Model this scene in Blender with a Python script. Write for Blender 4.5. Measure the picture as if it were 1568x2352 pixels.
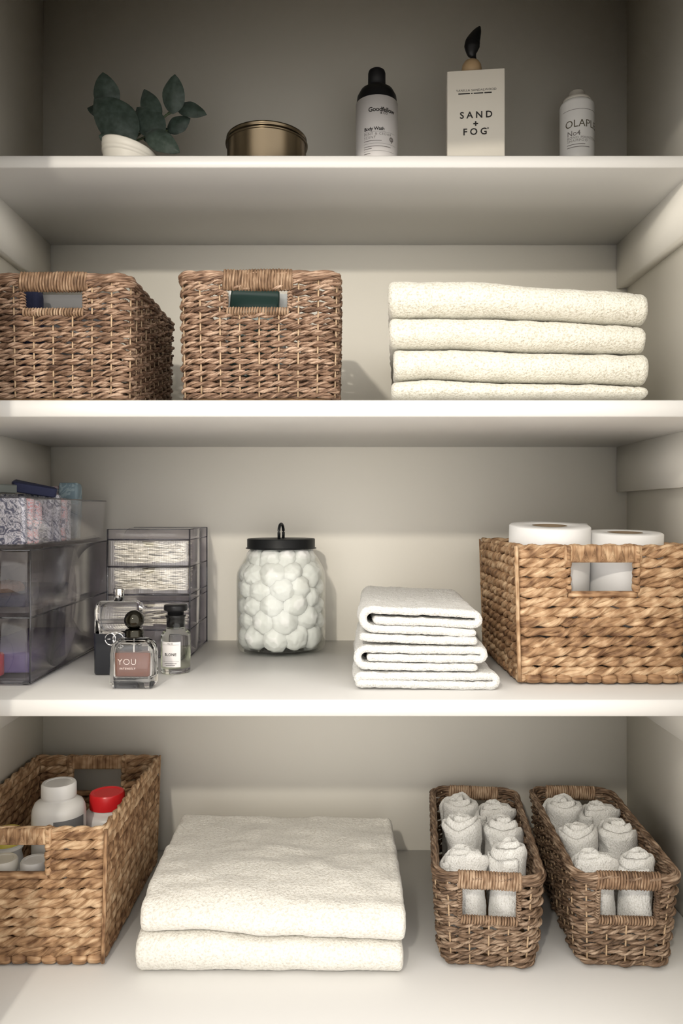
import bpy, bmesh, math, random
import numpy as np
from mathutils import Vector, Matrix

for o in list(bpy.data.objects): bpy.data.objects.remove(o)
SC = bpy.context.scene
COL = SC.collection
PI = math.pi
ZC = 1.45                      # camera height above the floor
F = 1764.0                     # focal length in pixels of the 1568x2352 frame

# ------------------------------------------------------------ camera
cd = bpy.data.cameras.new('camera'); cam = bpy.data.objects.new('camera', cd); COL.objects.link(cam)
cam.location = (0, 0, ZC); cam.rotation_euler = (PI/2, 0, 0)
cd.sensor_fit = 'VERTICAL'; cd.sensor_height = 36; cd.lens = F/2352*36; cd.clip_start = .02
SC.camera = cam
# ------------------------------------------------------------ world, lamps, exposure
w = bpy.data.worlds.new('world'); SC.world = w; w.use_nodes = True
bg = w.node_tree.nodes['Background']; bg.inputs[0].default_value = (.92, .885, .84, 1); bg.inputs[1].default_value = 2.1
def lamp(name, loc, power, radius, color):
    l = bpy.data.lights.new(name, 'POINT'); l.energy = power; l.shadow_soft_size = radius; l.color = color
    o = bpy.data.objects.new(name, l); COL.objects.link(o); o.location = loc
lamp('vanity_bulb', (-.36, -.75, ZC+.675), 46, .03, (1, .92, .79))
SC.cycles.transparent_max_bounces = 40
vs = SC.view_settings; vs.view_transform = 'Standard'; vs.look = 'None'; vs.gamma = 1; vs.exposure = 0.13
try: vs.use_curve_mapping = False
except Exception: pass

# ------------------------------------------------------------ helpers
rng = np.random.default_rng(7); random.seed(7)
def tag(o, label=None, cat=None, group=None, kind=None):
    if label: o['label'] = label
    if cat: o['category'] = cat
    if group: o['group'] = group
    if kind: o['kind'] = kind
    return o
def thing(name, label, cat, loc=(0,0,0), rz=0, group=None):
    o = bpy.data.objects.new(name, None); COL.objects.link(o); o.empty_display_size = .02
    o.location = loc; o.rotation_euler = (0, 0, rz)
    return tag(o, label, cat, group)
def copy_tree(o, parent=None):
    c = o.copy(); COL.objects.link(c)
    if parent: c.parent = parent
    for ch in list(o.children): copy_tree(ch, c)
    return c
def wx(px, Y): return (px-784)*Y/F
def wz(py, Y): return ZC-(py-1176)*Y/F

def _h(ix, iy, iz, s):
    n = (ix*374761393 + iy*668265263 + iz*2147483647 + s*974634777) & 0xffffffff
    n = ((n ^ (n >> 13))*1274126177) & 0xffffffff
    n = (n ^ (n >> 16)) & 0xffff
    return n/32767.5-1
def vn(P, freq, seed=0):
    """value noise in -1..1 at points P (n,3)"""
    Q = P*freq+17.3; i = np.floor(Q).astype(np.int64); f = Q-i; f = f*f*(3-2*f)
    r = 0
    for a in (0, 1):
        wa = f[:,0] if a else 1-f[:,0]
        for b in (0, 1):
            wb = f[:,1] if b else 1-f[:,1]
            for c in (0, 1):
                wc = f[:,2] if c else 1-f[:,2]
                r = r+wa*wb*wc*_h(i[:,0]+a, i[:,1]+b, i[:,2]+c, seed)
    return r
def vn3(P, freq, seed=0): return np.stack([vn(P, freq, seed+k*11) for k in range(3)], 1)

def flip(mb):
    mb.f = [f[:, ::-1] for f in mb.f]; return mb
class MB:
    def __init__(s): s.v=[]; s.f=[]; s.uv=[]; s.n=0; s.has=False
    def quads(s, V, Q, UVq=None):
        s.v.append(V); s.f.append((np.asarray(Q)+s.n).reshape(len(Q), -1)); s.n += len(V)
        s.uv.append(UVq if UVq is not None else np.zeros((len(Q)*len(Q[0]), 2)))
        if UVq is not None: s.has = True
    def grid(s, V, cu=False, cv=False, UV=None, caps=False):
        """V (n,m,3)"""
        n, m = V.shape[:2]
        I = np.arange(n*m).reshape(n, m)
        a = np.arange(n if cu else n-1); b = np.arange(m if cv else m-1)
        A, B = np.meshgrid(a, b, indexing='ij'); A1 = (A+1) % n; B1 = (B+1) % m
        Q = np.stack([I[A,B], I[A1,B], I[A1,B1], I[A,B1]], -1).reshape(-1, 4)
        uvq = None
        if UV is not None:
            q = np.stack([UV[A,B], UV[A1,B], UV[A1,B1], UV[A,B1]], -2)
            if cv:
                wrap = (B == m-1)
                q[wrap, 2, 1] += 1; q[wrap, 3, 1] += 1
            uvq = q.reshape(-1, 2)
        s.quads(V.reshape(-1, 3), Q, uvq)
        if caps:
            base = s.n-n*m
            for row, rev in ((I[0], False), (I[-1], True)):
                r = row[::-1] if rev else row
                s.f.append((r+base).reshape(1, -1)); s.uv.append(np.zeros((len(r), 2)))
    def poly(s, V, faces):
        V = np.asarray(V, float); s.v.append(V)
        for f in faces:
            s.f.append(np.asarray(f).reshape(1, -1)+s.n); s.uv.append(np.zeros((len(f), 2)))
        s.n += len(V)
    def box(s, x0, x1, y0, y1, z0, z1):
        V = np.array([(x,y,z) for x in (x0,x1) for y in (y0,y1) for z in (z0,z1)], float)
        s.poly(V, [(0,1,3,2),(4,6,7,5),(0,4,5,1),(2,3,7,6),(0,2,6,4),(1,5,7,3)])
    def xf(s, fn):
        V = np.concatenate(s.v); V = fn(V); s.v = [V]; return s
    def mesh(s, name, smooth=True):
        V = np.concatenate(s.v); me = bpy.data.meshes.new(name)
        loops = np.concatenate([f.reshape(-1) for f in s.f])
        cnt = np.concatenate([np.full(len(f), f.shape[1]) for f in s.f])
        st = np.concatenate([[0], np.cumsum(cnt)[:-1]])
        me.vertices.add(len(V)); me.vertices.foreach_set('co', V.astype(np.float32).ravel())
        me.loops.add(len(loops)); me.loops.foreach_set('vertex_index', loops.astype(np.int32))
        me.polygons.add(len(cnt)); me.polygons.foreach_set('loop_start', st.astype(np.int32))
        me.polygons.foreach_set('loop_total', cnt.astype(np.int32))
        if s.has:
            l = me.uv_layers.new(name='UVMap'); l.data.foreach_set('uv', np.concatenate(s.uv).astype(np.float32).ravel())
        me.update(calc_edges=True); me.validate()
        if smooth: me.polygons.foreach_set('use_smooth', np.ones(len(me.polygons), bool))
        return me
    def build(s, name, mat, parent=None, smooth=True, loc=None, kind=None, sharp=None):
        me = s.mesh(name, smooth); me.materials.append(mat)
        if sharp:
            me.set_sharp_from_angle(angle=math.radians(sharp))
        o = bpy.data.objects.new(name, me); COL.objects.link(o)
        if parent: o.parent = parent
        if loc is not None: o.location = loc
        if kind: o['kind'] = kind
        return o
def lathe(prof, seg=48, mb=None, c=(0,0,0)):
    mb = mb or MB(); p = np.array(prof, float); a = np.linspace(0, 2*PI, seg, endpoint=False)
    V = np.zeros((len(p), seg, 3)); V[:,:,0] = np.maximum(p[:,0:1], 1e-5)*np.cos(a)+c[0]
    V[:,:,1] = np.maximum(p[:,0:1], 1e-5)*np.sin(a)+c[1]; V[:,:,2] = p[:,1:2]+c[2]
    mb.grid(V[::-1], cv=True, caps=True); return mb
def rrpts(w_, d_, r, k=5):
    r = max(min(r, w_/2-1e-5, d_/2-1e-5), 1e-5); out = []
    for cx, cy, a0 in ((w_/2-r, d_/2-r, 0), (-w_/2+r, d_/2-r, PI/2), (-w_/2+r, -d_/2+r, PI), (w_/2-r, -d_/2+r, 1.5*PI)):
        for a in np.linspace(a0, a0+PI/2, k): out.append((cx+r*math.cos(a), cy+r*math.sin(a)))
    return np.array(out)
def loft(w_, d_, r, prof, k=5, mb=None, c=(0,0,0)):
    """rounded-rectangle loft; prof = [(z, inset)]"""
    mb = mb or MB(); V = []
    for z, i in prof:
        p = rrpts(w_-2*i, d_-2*i, max(r-i, 1e-4), k); V.append(np.c_[p[:,0]+c[0], p[:,1]+c[1], np.full(len(p), z+c[2])])
    mb.grid(np.array(V)[::-1], cv=True, caps=True); return mb
def rbox(w_, d_, h, r=.002, b=.001, k=4, mb=None, c=(0,0,0)):
    pr = [(b*(1-math.cos(t)), b*(1-math.sin(t))) for t in np.linspace(0, PI/2, 4)]
    pr += [(h-z, i) for z, i in pr[::-1]]
    return loft(w_, d_, r, pr, k, mb, c)
def tube(C_, N, B, ra, rb, k=6, mb=None, u=None, v0=0., closed=False):
    mb = mb or MB(); n = len(C_); a = np.linspace(0, 2*PI, k, endpoint=False)
    ra = np.broadcast_to(ra, (n,))[:,None,None]; rb = np.broadcast_to(rb, (n,))[:,None,None]
    V = C_[:,None,:]+ra*np.cos(a)[None,:,None]*N[:,None,:]+rb*np.sin(a)[None,:,None]*B[:,None,:]
    if u is None: u = np.r_[0, np.cumsum(np.linalg.norm(np.diff(C_, axis=0), axis=1))]
    UV = np.zeros((n, k, 2)); UV[:,:,0] = u[:,None]+v0*3.7; UV[:,:,1] = (a/(2*PI))[None,:]+v0*0
    mb.grid(V, cv=True, cu=closed, UV=UV, caps=not closed); return mb
def curve_tube(P, r, k=6, mb=None, closed=False):
    P = np.array(P, float); T = np.gradient(P, axis=0)
    if closed: T = np.roll(P, -1, 0)-np.roll(P, 1, 0)
    T /= np.linalg.norm(T, axis=1)[:,None]+1e-9
    ref = np.array([0, 0, 1.]) if np.abs(T[:,2]).mean() < .8 else np.array([0, 1., 0])
    N = np.cross(T, ref); N /= np.linalg.norm(N, axis=1)[:,None]+1e-9; B = np.cross(T, N)
    return tube(P, N, B, r, r, k, mb, closed=closed)
def smooth_path(P, n=60):
    P = np.array(P, float); t = np.linspace(0, len(P)-1, n); out = []
    Q = np.vstack([2*P[0]-P[1], P, 2*P[-1]-P[-2]])
    for x in t:
        i = min(int(x), len(P)-2); f = x-i; a, b, c_, d_ = Q[i:i+4]
        out.append(.5*((2*b)+(-a+c_)*f+(2*a-5*b+4*c_-d_)*f*f+(-a+3*b-3*c_+d_)*f**3))
    return np.array(out)

# ------------------------------------------------------------ materials
def mat(name, col=(.8,.8,.8), rough=.5, metal=0., spec=.5, sheen=0., emit=None):
    m = bpy.data.materials.new(name); m.use_nodes = True; b = m.node_tree.nodes['Principled BSDF']
    b.inputs['Base Color'].default_value = (*col, 1); b.inputs['Roughness'].default_value = rough
    b.inputs['Metallic'].default_value = metal; b.inputs['Specular IOR Level'].default_value = spec
    if sheen: b.inputs['Sheen Weight'].default_value = sheen; b.inputs['Sheen Roughness'].default_value = .5
    return m
def nodes(m): return m.node_tree.nodes, m.node_tree.links, m.node_tree.nodes['Principled BSDF']
def bump(m, scale, strength, dist, detail=2, coord='Object', vec=None, voronoi=False, mapscale=None):
    N, L, b = nodes(m); tc = N.new('ShaderNodeTexCoord')
    t = N.new('ShaderNodeTexVoronoi' if voronoi else 'ShaderNodeTexNoise'); t.inputs['Scale'].default_value = scale
    if not voronoi: t.inputs['Detail'].default_value = detail
    src = tc.outputs[coord]
    if mapscale:
        mp = N.new('ShaderNodeMapping'); mp.inputs['Scale'].default_value = mapscale; L.new(src, mp.inputs[0]); src = mp.outputs[0]
    L.new(src, t.inputs['Vector']); bp = N.new('ShaderNodeBump'); bp.inputs['Strength'].default_value = strength
    bp.inputs['Distance'].default_value = dist
    L.new(t.outputs[0], bp.inputs['Height'])
    if b.inputs['Normal'].links: L.new(b.inputs['Normal'].links[0].from_socket, bp.inputs['Normal'])
    L.new(bp.outputs[0], b.inputs['Normal']); return t
def ramp(m, src, stops, interp='LINEAR'):
    N, L, b = nodes(m); r = N.new('ShaderNodeValToRGB'); r.color_ramp.interpolation = interp
    e = r.color_ramp.elements
    while len(e) < len(stops): e.new(.5)
    for i, (p, c) in enumerate(stops): e[i].position = p; e[i].color = (*c, 1)
    L.new(src, r.inputs[0]); return r

M = {}
M['paint'] = mat('wall_paint', (.85, .82, .745), .55, spec=.3); bump(M['paint'], 260, .12, .0006, 3)
M['laminate'] = mat('shelf_laminate', (.65, .642, .625), .38); bump(M['laminate'], 500, .03, .0003)
M['trim'] = mat('cleat_paint', (.84, .815, .75), .5, spec=.3); bump(M['trim'], 200, .06, .0005)
M['floor'] = mat('floor_wood', (.35, .27, .2), .5)
N_, L_, b_ = nodes(M['floor']); t_ = bump(M['floor'], 8, .1, .001, 4, mapscale=(1, 12, 1))
r_ = ramp(M['floor'], t_.outputs[0], [(0.3, (.26,.19,.13)), (.7, (.42,.33,.25))]); L_.new(r_.outputs[0], b_.inputs['Base Color'])

def straw(name, dark, mid, light, fu=60, fv=5, vary=.35, bs=.0006):
    m = mat(name, mid, .62, spec=.35); N, L, b = nodes(m)
    uv = N.new('ShaderNodeUVMap'); uv.uv_map = 'UVMap'
    mp = N.new('ShaderNodeMapping'); mp.inputs['Scale'].default_value = (fu, fv, 1); L.new(uv.outputs[0], mp.inputs[0])
    oi = N.new('ShaderNodeObjectInfo'); ad = N.new('ShaderNodeVectorMath'); ad.operation = 'ADD'
    ml = N.new('ShaderNodeMath'); ml.operation = 'MULTIPLY'; ml.inputs[1].default_value = 57; L.new(oi.outputs['Random'], ml.inputs[0])
    L.new(mp.outputs[0], ad.inputs[0]); L.new(ml.outputs[0], ad.inputs[1])
    n1 = N.new('ShaderNodeTexNoise'); n1.inputs['Scale'].default_value = 1; n1.inputs['Detail'].default_value = 3; L.new(ad.outputs[0], n1.inputs[0])
    # slow variation along the strand
    tc = N.new('ShaderNodeTexCoord'); n2 = N.new('ShaderNodeTexNoise'); n2.inputs['Scale'].default_value = 75; n2.inputs['Detail'].default_value = 1.5
    L.new(tc.outputs['Object'], n2.inputs[0])
    mx = N.new('ShaderNodeMath'); mx.operation = 'MULTIPLY_ADD'; mx.inputs[1].default_value = 1-vary; L.new(n1.outputs[0], mx.inputs[0])
    m2 = N.new('ShaderNodeMath'); m2.operation = 'MULTIPLY'; m2.inputs[1].default_value = vary; L.new(n2.outputs[0], m2.inputs[0]); L.new(m2.outputs[0], mx.inputs[2])
    tn = N.new('ShaderNodeMath'); tn.operation = 'MULTIPLY_ADD'; tn.inputs[1].default_value = .12; L.new(oi.outputs['Random'], tn.inputs[0])
    sb = N.new('ShaderNodeMath'); sb.operation = 'SUBTRACT'; sb.inputs[1].default_value = .06; L.new(mx.outputs[0], sb.inputs[0]); L.new(sb.outputs[0], tn.inputs[2])
    r = ramp(m, tn.outputs[0], [(.33, dark), (.5, mid), (.67, light)])
    L.new(r.outputs[0], b.inputs['Base Color'])
    mp3 = N.new('ShaderNodeMapping'); mp3.inputs['Scale'].default_value = (fu*.5, fv*5, 1); L.new(uv.outputs[0], mp3.inputs[0])
    n3 = N.new('ShaderNodeTexNoise'); n3.inputs['Scale'].default_value = 1; L.new(mp3.outputs[0], n3.inputs[0])
    bp = N.new('ShaderNodeBump'); bp.inputs['Strength'].default_value = .8; bp.inputs['Distance'].default_value = bs
    L.new(n3.outputs[0], bp.inputs['Height']); L.new(bp.outputs[0], b.inputs['Normal'])
    return m
M['seagrass'] = straw('seagrass', (.060, .030, .018), (.235, .140, .088), (.56, .40, .29), 55, 5)
M['seagrass_dark'] = straw('seagrass_dark', (.050, .028, .016), (.180, .112, .068), (.42, .31, .22), 55, 5)
M['hyacinth'] = straw('water_hyacinth', (.13, .062, .028), (.38, .225, .118), (.68, .49, .31), 38, 6, .5, .0009)
M['stake'] = mat('stake_reed', (.44, .31, .19), .5); bump(M['stake'], 300, .3, .0004)
M['wrap'] = straw('grass_wrap', (.09, .05, .028), (.25, .155, .092), (.48, .35, .24), 90, 3)
M['base_weave'] = mat('basket_base_fibre', (.30, .18, .09), .8); bump(M['base_weave'], 150, .6, .002)

def terry(name, c1, c2, s=420):
    m = mat(name, c1, .95, spec=.15, sheen=.25); N, L, b = nodes(m)
    tc = N.new('ShaderNodeTexCoord')
    n = N.new('ShaderNodeTexNoise'); n.inputs['Scale'].default_value = s; n.inputs['Detail'].default_value = 2.5; n.inputs['Roughness'].default_value = .6
    L.new(tc.outputs['Object'], n.inputs[0])
    r = ramp(m, n.outputs[0], [(.34, c2), (.52, c1)]); L.new(r.outputs[0], b.inputs['Base Color'])
    v = N.new('ShaderNodeTexVoronoi'); v.inputs['Scale'].default_value = s*1.1; v.feature = 'SMOOTH_F1'; L.new(tc.outputs['Object'], v.inputs[0])
    bp = N.new('ShaderNodeBump'); bp.inputs['Strength'].default_value = .9; bp.inputs['Distance'].default_value = .0020
    L.new(n.outputs[0], bp.inputs['Height'])
    b2 = N.new('ShaderNodeBump'); b2.invert = True; b2.inputs['Strength'].default_value = .35; b2.inputs['Distance'].default_value = .0009
    L.new(v.outputs[0], b2.inputs['Height']); L.new(bp.outputs[0], b2.inputs['Normal']); L.new(b2.outputs[0], b.inputs['Normal'])
    return m
M['cream_terry'] = terry('cream_terry', (.71, .69, .61), (.52, .49, .40))
M['white_terry'] = terry('white_terry', (.78, .775, .75), (.62, .61, .57), 520)
M['bath_terry'] = terry('bath_terry', (.72, .70, .645), (.59, .56, .50), 330)

def thin(name, tint, f0=.045, rough=.02, gain=.85, gtint=(1,1,1)):
    m = bpy.data.materials.new(name); m.use_nodes = True; N = m.node_tree.nodes; L = m.node_tree.links
    N.remove(N['Principled BSDF']); out = N['Material Output']
    tr = N.new('ShaderNodeBsdfTransparent'); tr.inputs[0].default_value = (*tint, 1)
    gl = N.new('ShaderNodeBsdfGlossy'); gl.inputs['Roughness'].default_value = rough; gl.inputs[0].default_value = (*gtint, 1)
    lw = N.new('ShaderNodeLayerWeight'); lw.inputs[0].default_value = .5
    p = N.new('ShaderNodeMath'); p.operation = 'POWER'; p.inputs[1].default_value = 4.; L.new(lw.outputs['Facing'], p.inputs[0])
    ma = N.new('ShaderNodeMath'); ma.operation = 'MULTIPLY_ADD'; ma.inputs[1].default_value = gain; ma.inputs[2].default_value = f0
    L.new(p.outputs[0], ma.inputs[0]); mx = N.new('ShaderNodeMixShader'); L.new(ma.outputs[0], mx.inputs[0])
    L.new(tr.outputs[0], mx.inputs[1]); L.new(gl.outputs[0], mx.inputs[2]); L.new(mx.outputs[0], out.inputs[0])
    return m
M['acrylic'] = thin('clear_acrylic', (.977, .972, .986), .04)
M['acrylic_edge'] = thin('acrylic_edge', (.42, .42, .47), .08)
M['jar_glass'] = thin('jar_glass', (.97, .98, .97), .04, .01, .8)
M['ribbed'] = thin('ribbed_acrylic', (.97, .965, .975), .09, .05)
def glass(name, col=(1,1,1), rough=0., ior=1.45):
    m = mat(name, col, rough); b = m.node_tree.nodes['Principled BSDF']; b.inputs['Transmission Weight'].default_value = 1; b.inputs['IOR'].default_value = ior; return m
M['glass'] = glass('perfume_glass')
M['amber'] = mat('amber_perfume', (.20, .05, .018), .2)
M['amber'].node_tree.nodes['Principled BSDF'].inputs['Alpha'].default_value = .86
M['pale_liquid'] = thin('pale_perfume', (.93, .95, .86), .03, .05, .3)
M['black_plastic'] = mat('black_plastic', (.006, .006, .007), .4, spec=.3)
M['black_matte'] = mat('black_matte', (.008, .008, .009), .55, spec=.25)
M['black_glass'] = mat('black_lacquer', (.02, .022, .028), .12)
M['black_metal'] = mat('black_metal', (.008, .009, .010), .42, spec=.3)
M['chrome'] = mat('chrome', (.75, .75, .76), .08, 1.)
M['gunmetal'] = mat('dark_chrome', (.045, .042, .034), .1, 1.)
M['brass'] = mat('aged_brass', (.15, .118, .078), .28, 1.); bump(M['brass'], 60, .12, .0004, 3, mapscale=(1, 1, 30))
M['ceramic'] = mat('white_ceramic', (.78, .75, .68), .45); bump(M['ceramic'], 90, .1, .0005)
M['label_white'] = mat('label_paper', (.80, .77, .76), .5)
M['box_white'] = mat('carton', (.74, .70, .62), .6)
M['ink'] = mat('black_ink', (.015, .013, .012), .6)
M['grey_ink'] = mat('grey_ink', (.22, .2, .19), .6)
M['bronze_ink'] = mat('olive_ink', (.09, .075, .045), .6)
M['white_ink'] = mat('pale_ink', (.85, .72, .66), .6)
M['wood'] = mat('pale_wood', (.42, .29, .16), .6); t_ = bump(M['wood'], 60, .2, .0004, mapscale=(1,1,8))
M['bottle_white'] = mat('white_plastic', (.76, .75, .73), .35)
M['olaplex_cap'] = mat('frosted_cap', (.55, .52, .46), .4)
M['red_cap'] = mat('red_plastic', (.72, .02, .025), .3)
M['yellow_cap'] = mat('yellow_plastic', (.62, .52, .10), .4)
M['orange'] = mat('orange_label', (.62, .18, .06), .5)
M['paper'] = mat('tissue_paper', (.74, .735, .725), .9, spec=.1); bump(M['paper'], 300, .25, .0006)
M['cardboard'] = mat('cardboard', (.20, .145, .09), .8)
M['cotton'] = mat('cotton_wool', (.88, .875, .86), 1., spec=.05, sheen=.4)
b_ = M['cotton'].node_tree.nodes['Principled BSDF']; bump(M['cotton'], 180, .35, .0015, 5)
b_.inputs['Subsurface Weight'].default_value = .6; b_.inputs['Subsurface Radius'].default_value = (.01, .01, .01); b_.inputs['Subsurface Scale'].default_value = .5
M['leaf'] = mat('leaf', (.03, .05, .04), .6, sheen=.1); t_ = bump(M['leaf'], 130, .3, .0008, 3)
N_, L_, b_ = nodes(M['leaf']); r_ = ramp(M['leaf'], t_.outputs[0], [(.35, (.016,.030,.021)), (.7, (.042,.064,.052))]); L_.new(r_.outputs[0], b_.inputs['Base Color'])
M['stem'] = mat('stem', (.06, .09, .04), .6)
M['soil'] = mat('soil', (.05, .035, .02), .9)
def pattern(name, cols, scale=90, bumpy=True):
    m = mat(name, cols[0], .45); N, L, b = nodes(m); tc = N.new('ShaderNodeTexCoord')
    n = N.new('ShaderNodeTexNoise'); n.inputs['Scale'].default_value = scale; n.inputs['Detail'].default_value = 2; n.inputs['Distortion'].default_value = 2.5
    L.new(tc.outputs['Object'], n.inputs[0])
    k = len(cols); r = ramp(m, n.outputs[0], [(.36+.3*i/(k-1), c) for i, c in enumerate(cols)], 'CONSTANT'); L.new(r.outputs[0], b.inputs['Base Color'])
    return m
M['floral'] = pattern('floral_wrapper', [(.09,.10,.16), (.33,.34,.38), (.62,.62,.66), (.20,.22,.28), (.70,.70,.72)])
M['floral_pink'] = pattern('pink_floral_wrapper', [(.13,.13,.19), (.58,.56,.60), (.62,.30,.31), (.68,.66,.68), (.3,.3,.36)], 80)
M['teal'] = pattern('teal_wrapper', [(.16,.23,.27), (.26,.34,.38), (.20,.28,.32)], 50)
M['navy'] = mat('navy_cloth', (.02, .025, .07), .8); bump(M['navy'], 120, .5, .002)
M['greygreen'] = mat('grey_green_cloth', (.16, .18, .17), .8); bump(M['greygreen'], 120, .5, .002)
M['brown'] = mat('brown_elastic', (.16, .085, .06), .7); bump(M['brown'], 250, .8, .002)
M['tag_yellow'] = mat('pale_yellow_card', (.52, .55, .36), .6)
M['purple'] = mat('purple_pouch', (.16, .12, .30), .5); bump(M['purple'], 60, .4, .003)
M['red'] = mat('red_pot', (.42, .03, .05), .4)
M['grey'] = mat('grey_plastic', (.22, .21, .21), .5)
M['darkgreen'] = mat('dark_green_pack', (.02, .06, .05), .35)
M['slate'] = mat('slate_box', (.17, .17, .175), .6)
M['white_card'] = mat('white_card', (.72, .74, .72), .4)
M['pearl'] = mat('pearly_sticks', (.93, .89, .76), .15, .25)

# ------------------------------------------------------------ lettering
def text_geo(body, size, spacing=1., offset=0., align='CENTER', bold=0.):
    c = bpy.data.curves.new('lettering', 'FONT'); c.body = body; c.size = size; c.space_character = spacing
    c.align_x = align; c.align_y = 'CENTER'; c.offset = offset; c.resolution_u = 3
    o = bpy.data.objects.new('lettering', c); COL.objects.link(o)
    dg = bpy.context.evaluated_depsgraph_get(); dg.update(); me = o.evaluated_get(dg).to_mesh()
    V = np.array([v.co[:] for v in me.vertices]); Fc = [tuple(p.vertices) for p in me.polygons]
    o.evaluated_get(dg).to_mesh_clear(); bpy.data.objects.remove(o); bpy.data.curves.remove(c)
    return V, Fc
def lettering(items, mat_, parent, R=None, y=0., name='lettering'):
    """items: (text, size, x, z, spacing, offset, align); flat at y, or round a cylinder of radius R"""
    mb = MB()
    for it in items:
        if it[0] == 'bar':
            _, wd, x, z, hh = it; n = 12; xs = np.linspace(x, x+wd, n)
            V = np.zeros((n, 2, 3)); V[:,0,0] = xs; V[:,1,0] = xs; V[:,0,1] = z; V[:,1,1] = z+hh
            V = V.reshape(-1, 3); Fc = [(2*i, 2*i+2, 2*i+3, 2*i+1) for i in range(n-1)]
        else:
            t, s_, x, z, sp, of, al = it; V, Fc = text_geo(t, s_, sp, of, al); V = V+np.array([x, z, 0])
        if R: a = V[:,0]/R; P = np.stack([R*np.sin(a), -R*np.cos(a), V[:,1]], 1)
        else: P = np.stack([V[:,0], np.full(len(V), y), V[:,1]], 1)
        mb.poly(P, Fc)
    return mb.build(name, mat_, parent, smooth=False)

# ============================================================ the closet
XL, XR, YB = -.466, .4455, 1.20
def struct(name, m, *bxs):
    mb = MB()
    for b in bxs: mb.box(*b)
    o = mb.build(name, m, smooth=False); o['kind'] = 'structure'; return o
struct('wall_back', M['paint'], (XL-.06, XR+.06, YB, YB+.06, 0, 2.5))
struct('wall_left', M['paint'], (XL-.06, XL, .74, YB, 0, 2.5))
struct('wall_right', M['paint'], (XR, XR+.06, .74, YB, 0, 2.5))
OX0, OX1, OZ = -.3535, .372, ZC+.548
struct('wall_front', M['paint'], (-1.3, OX0, .62, .74, 0, 2.5), (OX1, 1.3, .62, .74, 0, 2.5), (OX0, OX1, .62, .74, OZ, 2.5))
struct('floor', M['floor'], (-1.3, 1.3, -1.6, YB, -.05, 0))
struct('ceiling', M['paint'], (XL-.06, XR+.06, .74, YB+.06, 2.5, 2.56))

Z1, Z2, Z3, Z4 = ZC+.4318, ZC+.1195, ZC-.2004, ZC-.5279
def shelf(ztop, th, yf, label):
    mb = MB(); X0, X1 = XL+.001, XR-.001; b = .0012
    V = []
    for y, z in ((yf, ztop-th+b), (yf, ztop-b), (yf+b, ztop), (YB-.001, ztop), (YB-.001, ztop-th), (yf+b, ztop-th)):
        V.append([(X0, y, z), (X1, y, z)])
    mb.grid(np.array(V), cu=True)
    mb.poly([v[0] for v in V], [(0,1,2,3,4,5)]); mb.poly([v[1] for v in V], [(5,4,3,2,1,0)])
    o = mb.build('shelf', M['laminate'], smooth=False); tag(o, label, 'shelf'); return o
shelf(Z1, .0148, .93, 'white laminate shelf at the top, shallower, with plant, tin and bottles')
shelf(Z2, .018, .82, 'white laminate shelf carrying two dark woven baskets and four cream towels')
shelf(Z3, .018, .82, 'white laminate shelf carrying clear drawers, cotton jar and toilet roll basket')
shelf(Z4, .018, .765, 'lowest white laminate shelf with bath towels and small baskets of rolled cloths')
n = 0
for zt, th, yf, ch in ((Z1, .0148, .93, .068), (Z2, .018, .82, .070), (Z3, .018, .82, .070), (Z4, .018, .765, .070)):
    z1 = zt-th; z0 = z1-ch
    for bx in ((XL, XL+.0125, yf+.012, YB-.002, z0, z1), (XR-.0165, XR, yf+.012, YB-.002, z0, z1)):
        n += 1; struct('trim_%d' % n, M['trim'], bx)

# ============================================================ baskets
def path_rr(w_, d_, r, s):
    """points on a rounded rectangle, s from the front centre going +x; returns pos, normal"""
    L = 2*(w_-2*r)+2*(d_-2*r)+2*PI*r; s = np.mod(s, L); a = PI*r/2
    hw = w_/2-r; sd = d_-2*r; bk = w_-2*r
    cuts = np.cumsum([0, hw, a, sd, a, bk, a, sd, a, hw+1e-9])
    P = np.zeros((len(s), 2)); Nn = np.zeros((len(s), 2))
    for i in range(9):
        k = (s >= cuts[i]) & (s <= cuts[i+1]); t = s[k]-cuts[i]
        if i == 0: P[k] = np.c_[t, np.full(t.shape, -d_/2)]; Nn[k] = (0, -1)
        if i == 2: P[k] = np.c_[np.full(t.shape, w_/2), -d_/2+r+t]; Nn[k] = (1, 0)
        if i == 4: P[k] = np.c_[w_/2-r-t, np.full(t.shape, d_/2)]; Nn[k] = (0, 1)
        if i == 6: P[k] = np.c_[np.full(t.shape, -w_/2), d_/2-r-t]; Nn[k] = (-1, 0)
        if i == 8: P[k] = np.c_[-w_/2+r+t, np.full(t.shape, -d_/2)]; Nn[k] = (0, -1)
        if i in (1, 3, 5, 7):
            th = t/r; a0 = {1: -PI/2, 3: 0, 5: PI/2, 7: PI}[i]; cx = (w_/2-r)*(1 if i in (1, 3) else -1); cy = (d_/2-r)*(-1 if i in (1, 7) else 1)
            Nn[k] = np.c_[np.cos(a0+th), np.sin(a0+th)]; P[k] = np.array([cx, cy])+r*Nn[k]
    return P, Nn, L
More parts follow.
